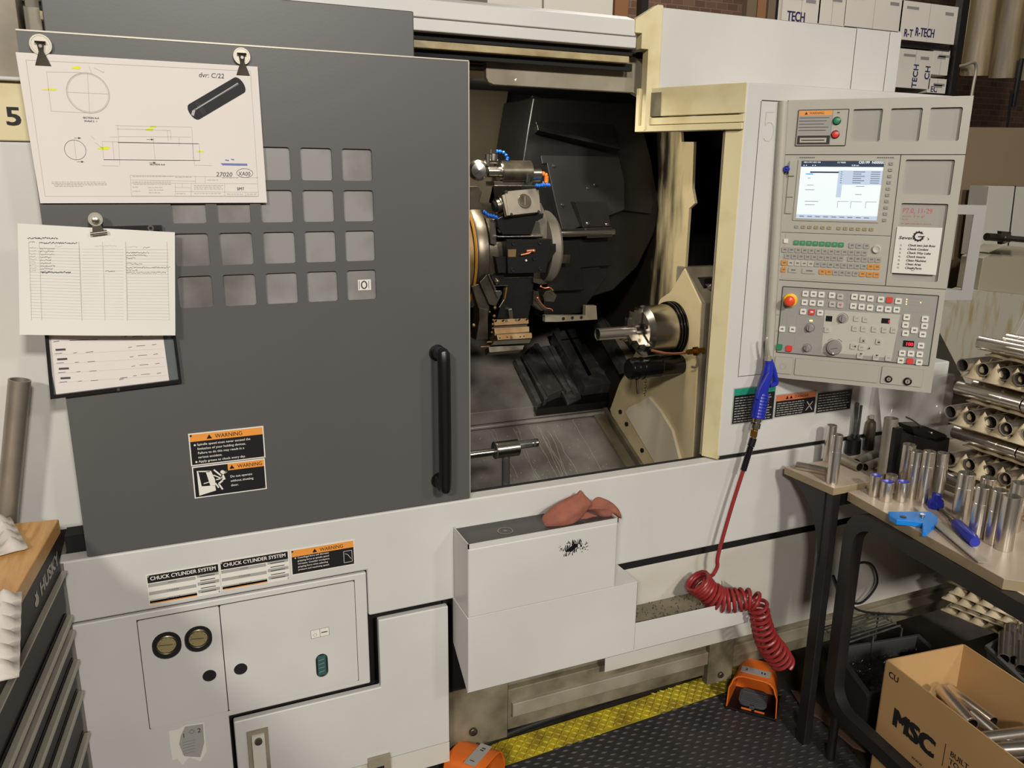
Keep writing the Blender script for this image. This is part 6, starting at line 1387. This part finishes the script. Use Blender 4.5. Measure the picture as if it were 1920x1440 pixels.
for c0_,w0_,h0_ in (((.60,.13),.055,.03),((.675,.165),.03,.02)):
    b.grid(lambda s_,t_:V((c0_[0]+(s_-.5)*w0_+.004*math.sin(7*t_),c0_[1]+(t_-.5)*h0_,.006+.007*math.sin(5*s_)*math.sin(4*t_)+.004)),6,6)
o=b.build('paper_scraps',[PAPER2],None,org=(.6,.13,0),solid=.001); tag(o,'torn white paper scraps beside the machine foot behind the near pedal','paper')
b=MB(); rs=random.Random(31)
for k in range(260):
    x=rs.uniform(.62,1.95); y=rs.uniform(.14,.30)-.02; l=rs.uniform(.002,.008); a_=rs.uniform(0,PI); b.path([(x,y,.001),(x+l*math.cos(a_),y+l*math.sin(a_),.003)],.0009,4)
for k in range(160):
    x=rs.uniform(1.70,2.0); y=rs.uniform(-.5,.05); l=rs.uniform(.002,.006); a_=rs.uniform(0,PI); b.path([(x,y,.001),(x+l*math.cos(a_),y+l*math.sin(a_),.003)],.0009,4)
o=b.build('floor_swarf',[CHIP],None,org=(1.2,.2,0)); tag(o,'scattered small metal chips on the dark floor below the machine','shavings',kind='stuff')
# leather strip
b=MB(); lp=[at(*p,Z=.012) for p in ((1482,1292),(1515,1300),(1545,1330),(1560,1352),(1625,1410),(1600,1400),(1535,1345),(1505,1330))]
b.prism([V((p.x,p.y,.006)) for p in lp],(0,0,.006)); o=b.build('leather_flap',[LEATH],None,org=(lp[0].x,lp[0].y,.006),bevel=.002); tag(o,'brown leather flap lying on the mat beside the far orange pedal','leather')
def pedal(front_l,front_r,depth,h,label,txt,flip=False,side=0):
    A_=V((*front_l,0));B_=V((*front_r,0)); d=(B_-A_).normalized(); w_=(B_-A_).length; bk=V((-d.y,d.x,0)); zf=.006
    t=thing('foot_pedal',label,'foot pedal',A_.lerp(B_,.5)+bk*depth/2+V((0,0,zf)))
    def sec(k,off):  # arch profile at depth fraction k
        hh=h*(1-.05*k)-off; x0=off+.012*k; x1=w_-off-.012*k; r_=.035; sx_=.010
        return [A_+bk*depth*k+d*u+V((0,0,zf+v)) for u,v in [(x0,0),(x0+sx_*.3,hh*.6),(x0+sx_,hh-r_),(x0+sx_+r_*.15,hh-r_*.5),(x0+sx_+r_*.5,hh-r_*.13),(x0+sx_+r_,hh),(x1-sx_-r_,hh),(x1-sx_-r_*.5,hh-r_*.13),(x1-sx_-r_*.15,hh-r_*.5),(x1-sx_,hh-r_),(x1-sx_*.3,hh*.6),(x1,0)]]
    b=MB(); ks_=[0,.5,.92,1.0]; rings=[sec(k,0 if k<1 else .012) for k in ks_]; inner=[sec(k,.004) for k in ks_[:3]]
    n=12; vs_=[p for r_ in rings for p in r_]+[p for r_ in inner for p in r_]; fs=[]
    for j in range(3): fs+=[(j*n+i,(j+1)*n+i,(j+1)*n+i+1,j*n+i+1) for i in range(n-1)]
    fs+=[tuple(3*n+i for i in range(n))]; o_=4*n
    for j in range(2): fs+=[(o_+j*n+i,o_+j*n+i+1,o_+(j+1)*n+i+1,o_+(j+1)*n+i) for i in range(n-1)]
    fs+=[tuple(o_+2*n+i for i in range(n))]; fs+=[(i,i+1,o_+i+1,o_+i) for i in range(n-1)]; fs+=[(0,o_,o_+n-1,n-1)][:0]
    b.add(vs_,fs); b.build('pedal_guard',[ORPED],t,bevel=.0015,fix=True)
    b=MB(); b.prism([A_+bk*-.004+V((0,0,zf)),B_+bk*-.004+V((0,0,zf)),B_+bk*depth*.95+V((0,0,zf)),A_+bk*depth*.95+V((0,0,zf))],(0,0,.008)); b.m(1)
    for u in (.3,.56): b.prism([A_+d*w_*u+bk*.006+V((0,0,zf+.008)),A_+d*w_*(u+.2)+bk*.006+V((0,0,zf+.008)),A_+d*w_*(u+.2)+bk*.012+V((0,0,zf+.008)),A_+d*w_*u+bk*.012+V((0,0,zf+.008))],(0,0,.004))
    b.build('pedal_base',[SOOT,ORPED],t,bevel=.001)
    b=MB(); c=A_.lerp(B_,.5); fr_=Fr(c+bk*.018+V((0,0,zf+.020)),d,(bk*1+V((0,0,.16)))); b.fpoly(fr_,rrect(-w_*.28,w_*.28,0,.075,.02,5),-.008,0)
    for k in range(7): b.fb(fr_,-w_*.24,w_*.24,.006+k*.008,.009+k*.008,0,.002)
    b.fb(fr_,-.008,.008,-.004,.012,-.02,.0); b.build('treadle',[mat('grey_tread_rubber',(72,74,76),.45) if 'grey_tread_rubber' not in D.materials else D.materials['grey_tread_rubber']],t,bevel=.001)
    b=MB(); top=Fr(A_.lerp(B_,.5)+bk*depth*.33+V((0,0,zf+h*(1-.05*.33)+.0005)),d,(bk+V((0,0,-h*.05/depth)))); 
    b.m(0).fb(top,-.046,.046,-.018,.018,0,.0012); b.m(1); b.text(top,txt,-.034,-.006,.014,.0015,bold=.03); b.fb(top,.018,.022,-.006,.005,.0012,.0016); b.fb(top,.027,.031,-.007,.004,.0012,.0016); b.m(2).ring(top,-.001,0,.004,.0008,.0016,12)
    b.build('pedal_label',[LABG,INKK,INKL],t); return t
pedal((1.563,.014),(1.673,-.103),.135,.132,'orange foot pedal guard marked 2 standing on the mat below the coiled hose','2')
q1_=at(905,1448,Z=.12); q2_=at(948,1398,Z=.12); 
dd_=(V((q2_.x,q2_.y,0))-V((q1_.x,q1_.y,0))).normalized()
e_=V((q2_.x,q2_.y,0)); s_0=e_-dd_*.155
pedal((s_0.x,s_0.y),(e_.x,e_.y),.135,.120,'orange foot pedal guard marked 1 at the bottom edge, nearest the viewer','1')
# ------------------------------------------------------------------ background
b=MB(); b.box(-4,14,5.0,5.2,0,6); o=b.build('wall_back',[BRICK]); tag(o,kind='structure')
b=MB(); b.box(-4,-3.8,-6,5,0,6); o=b.build('wall_left',[BRICK]); tag(o,kind='structure')
YB=2.5; fB=FY(YB)
def cart(px,label,texts=(),mt=BOXW,depth=.3,front=YB):
    f=FY(front); uv=[f.uv(*p) for p in px]; u0=min(u for u,v in uv);u1=max(u for u,v in uv);v0=min(v for u,v in uv);v1=max(v for u,v in uv)
    b=MB(); b.m(0).fb(f,u0,u1,v0,v1,-depth,0)
    for t,x,y,h,w_,bold in texts: 
        b.m(1); uu,vv=f.uv(x,y); b.text(f,t,uu,vv,h*1.08,.001,width=w_*1.08 if w_ else None,bold=bold)
    b.m(2); b.line(f,(u0+.05,v1-.04),(u0+.16,v1-.04),.016,.0012); b.line(f,(u1-.12,v1-.05),(u1-.04,v1-.05),.02,.0012); b.line(f,((u0+u1)*.5,v0),((u0+u1)*.5,v1),.002,.0009)
    o=b.build('carton',[mt,NAVY,BOXP],None,org=f.p(u0,v0),bevel=.003); tag(o,label,'box','white cartons on the storage rack'); return o
s_=3.95*1.0/FOC*1.0
cart([(1470,-20),(1535,45)],'white carton on the rack, leftmost, its lettering cut off by the machine top',[('TECH',1475,38,.052,.13,.03)])
cart([(1538,-20),(1583,50)],'plain white carton between the two lettered cartons on the rack')
cart([(1588,-20),(1688,60)],'white carton on the rack with screw pictures, left of the fully lettered one',[('_',1600,50,.03,.10,.03)])
cart([(1692,0),(1788,84)],'upper right white carton on the rack with full navy lettering',[('R-T',1694,68,.044,.075,.03),('R-TECH',1715,67,.050,.165,.03)])
o=cart([(1686,90),(1742,168)],'lower white carton on the rack with lettering running upward',[])
f=FY(YB); b=MB(); u,v=f.uv(1717,165); b.text(f,'TECH',u,v,.045,.0015,width=.15,bold=.03,rot=PI/2); u,v=f.uv(1741,150); b.text(f,'CH',u,v,.045,.0015,rot=PI/2,bold=.03); bb=b.build('carton_lettering',[NAVY],o,org=o.location)
cart([(1752,92),(1776,142)],'narrow white carton at the lower right of the rack'); cart([(1742,146),(1772,176)],'small white carton at the bottom right of the rack',[('EC',1744,172,.035,None,.03)])
RK=thing('storage_rack','dark steel storage rack with white cartons above the machine','rack',(4.0,2.6,0))
b=MB(); u,v=f.uv(1795,60); b.box(u-.02,u+.03,YB-.03,YB+.03,0,3.2); b.build('rack_post',[LEG],RK)
u2,v=f.uv(1457,0); b=MB(); b.box(u2-.06,u2-.01,YB-.03,YB+.03,0,3.2); b.build('rack_post',[LEG],RK)
for y_ in (87,178): 
    u,v=f.uv(1740,y_); b=MB(); b.box(u2-.05,u+.2,YB-.02,YB+.35,v-.018,v-.002); b.build('rack_shelf',[LEG],RK)
cart2=lambda px,l,mt,fr_:cart(px,l,(),mt,.3,fr_)
b=MB(); f=FY(1.95)
for (x0,x1,y0,y1,l,mt) in ((914,1016,-25,20,'left white sheet box standing on top of the machine',BOXW),(1020,1149,-25,30,'right white sheet box standing on top of the machine',BOXW),(1153,1178,-25,34,'narrow brown carton end beside the white boxes above the machine',BROWNC)):
    u0,_=f.uv(x0,10);u1,_=f.uv(x1,10);v0=f.uv(x0,50)[1]; b=MB(); b.fb(f,u0,u1,v0-.3,v0+.25,-.25,0); o=b.build('sheet_box',[mt],None,org=f.p(u0,v0-.3)); tag(o,l,'box')
b=MB(); zr_=FY(1.95).uv(1030,60)[1]-.3; b.box(1.0,2.3,1.96,2.3,.0,zr_-.002); o=b.build('rear_cabinet',[TAUPE2],None,org=(1.6,2.1,0)); tag(o,'tall dull cabinet behind the machine carrying the sheet boxes','cabinet')
f=FY(1.95); 
for k,(x0,x1,mt) in enumerate(((1400,1418,FARM),(1420,1436,BROWNC),(1440,1454,FARM))):
    u0,_=f.uv(x0,20);u1,_=f.uv(x1,20); b=MB(); b.box(u0,u1,1.95,1.99,0,3.2); o=b.build('wooden_post',[mt],None,org=(u0,1.95,0)); tag(o,['grey post, leftmost of three posts above the machine top','brown wooden post between the two grey posts','grey post nearest the cartons'][k],'post','posts behind the machine')
for k,(x0,x1) in enumerate(((1184,1196),)):
    u0,_=f.uv(x0,5);u1,_=f.uv(x1,5); b=MB(); b.box(u0,u1,1.85,1.90,0,3.2); o=b.build('steel_post',[LEG],None,org=(u0,1.85,0)); tag(o,'dark steel post rising above the left end of the upper housing','post')
# curtain
f=FY(3.2); u0,v0=f.uv(1800,140); b=MB(); b.grid(lambda s_,t_:V((u0+s_*1.6,3.2+.05*math.sin(s_*30),v0+t_*1.6)),60,4); o=b.build('plastic_curtain',[CURT],None,org=(u0,3.2,v0),solid=.004); tag(o,'brownish plastic strip curtain hanging before the brick wall','curtain')
b=MB(); f=FY(3.1); u1,v1=f.uv(1785,128); u2,v2=f.uv(1830,123); b.path(smooth([(u1,3.1,v1),((u1+u2)/2,3.1,v1+.03),(u2,3.1,v2),(u2,3.1,v2-.3),(u2,3.1,1.2),(u2,3.1,.0)],6),.012,8); o=b.build('bent_pole',[ALU],None,org=(u1,3.1,v1)); tag(o,'thin pale pole with a bent top beside the plastic curtain','pole')
b=MB(); b.path([f.p(*f.uv(1900,200)),f.p(*f.uv(1916,110))],.02,8); b.path([f.p(*f.uv(1888,245)),f.p(*f.uv(1897,170))],.01,8); o=b.build('wall_pipe',[BLACK],None,org=f.p(*f.uv(1900,200))); tag(o,'black slanting pipe in front of the brick wall','pipe')
# other machine
OM=thing('second_machine','taupe second machine with a stained white chute behind the control panel','machine',(3.2,.9,0))
f=FY(.95); g2=lambda x,y:f.uv(x,y)
km=K(1700,380,.22222); kn=K(1740,220,.33333)
b=MB(); b.px(f,[kn(190,55),kn(700,60),kn(700,1500),kn(-200,1500)],-.2,0); b.build('rear_panel',[FARM],OM)
f2_=FY(.80); b=MB(); b.m(0).px(f2_,[kn(345,385),kn(490,388),kn(440,790),kn(290,780)],-.1,0); b.px(f2_,[kn(494,390),kn(700,395),kn(700,800),kn(445,790)],-.1,-.01); b.build('light_door_panel',[FARL],OM,bevel=.003)
b=MB(); b.m(1).px(f2_,[kn(490,385),kn(494,385),kn(446,790),kn(440,790)],-.005,.001); b.build('door_gap',[FARL,GAP],OM)
b=MB(); b.px(FY(.66),[kn(345,760),kn(430,720),kn(700,745),kn(700,790),kn(350,780)],-.1,0); b.m(0).px(FY(.66),[kn(300,790),kn(345,768),kn(700,785),kn(700,1015),kn(270,970)],-.1,.01); b.build('chute_hood',[mat('hood_grey',(150,142,122),.5)],OM,bevel=.003)
b=MB(); b.px(FY(.60),[kn(270,972),kn(700,1015),kn(700,1450),kn(420,1500),kn(215,1500),kn(60,1200),kn(180,1000)],-.1,0); b.build('chute_sheet',[FARS],OM)
b=MB(); b.px(FY(.58),[kn(560,1100),kn(700,1010),kn(700,1200),kn(480,1250)],-.02,0); b.build('chute_bracket',[FARL],OM,bevel=.002)
fp_=FY(.5); b=MB(); p0=fp_.p(*fp_.uv(*kn(330,672))); p1=fp_.p(*fp_.uv(*kn(415,678))); b.cyl(p0,p1,.016); p2=fp_.p(*fp_.uv(*kn(440,680))); p3=fp_.p(*fp_.uv(*kn(620,695))); b.m(1).cyl(p2,p3,.013); b.cyl(p1,p2+V((.01,0,0)),.019); b.m(0).px(fp_,[kn(415,640),kn(470,645),kn(470,700),kn(415,715)],-.02,-.002)
b.build('clamp_bar',[STEELD,STEEL],OM)
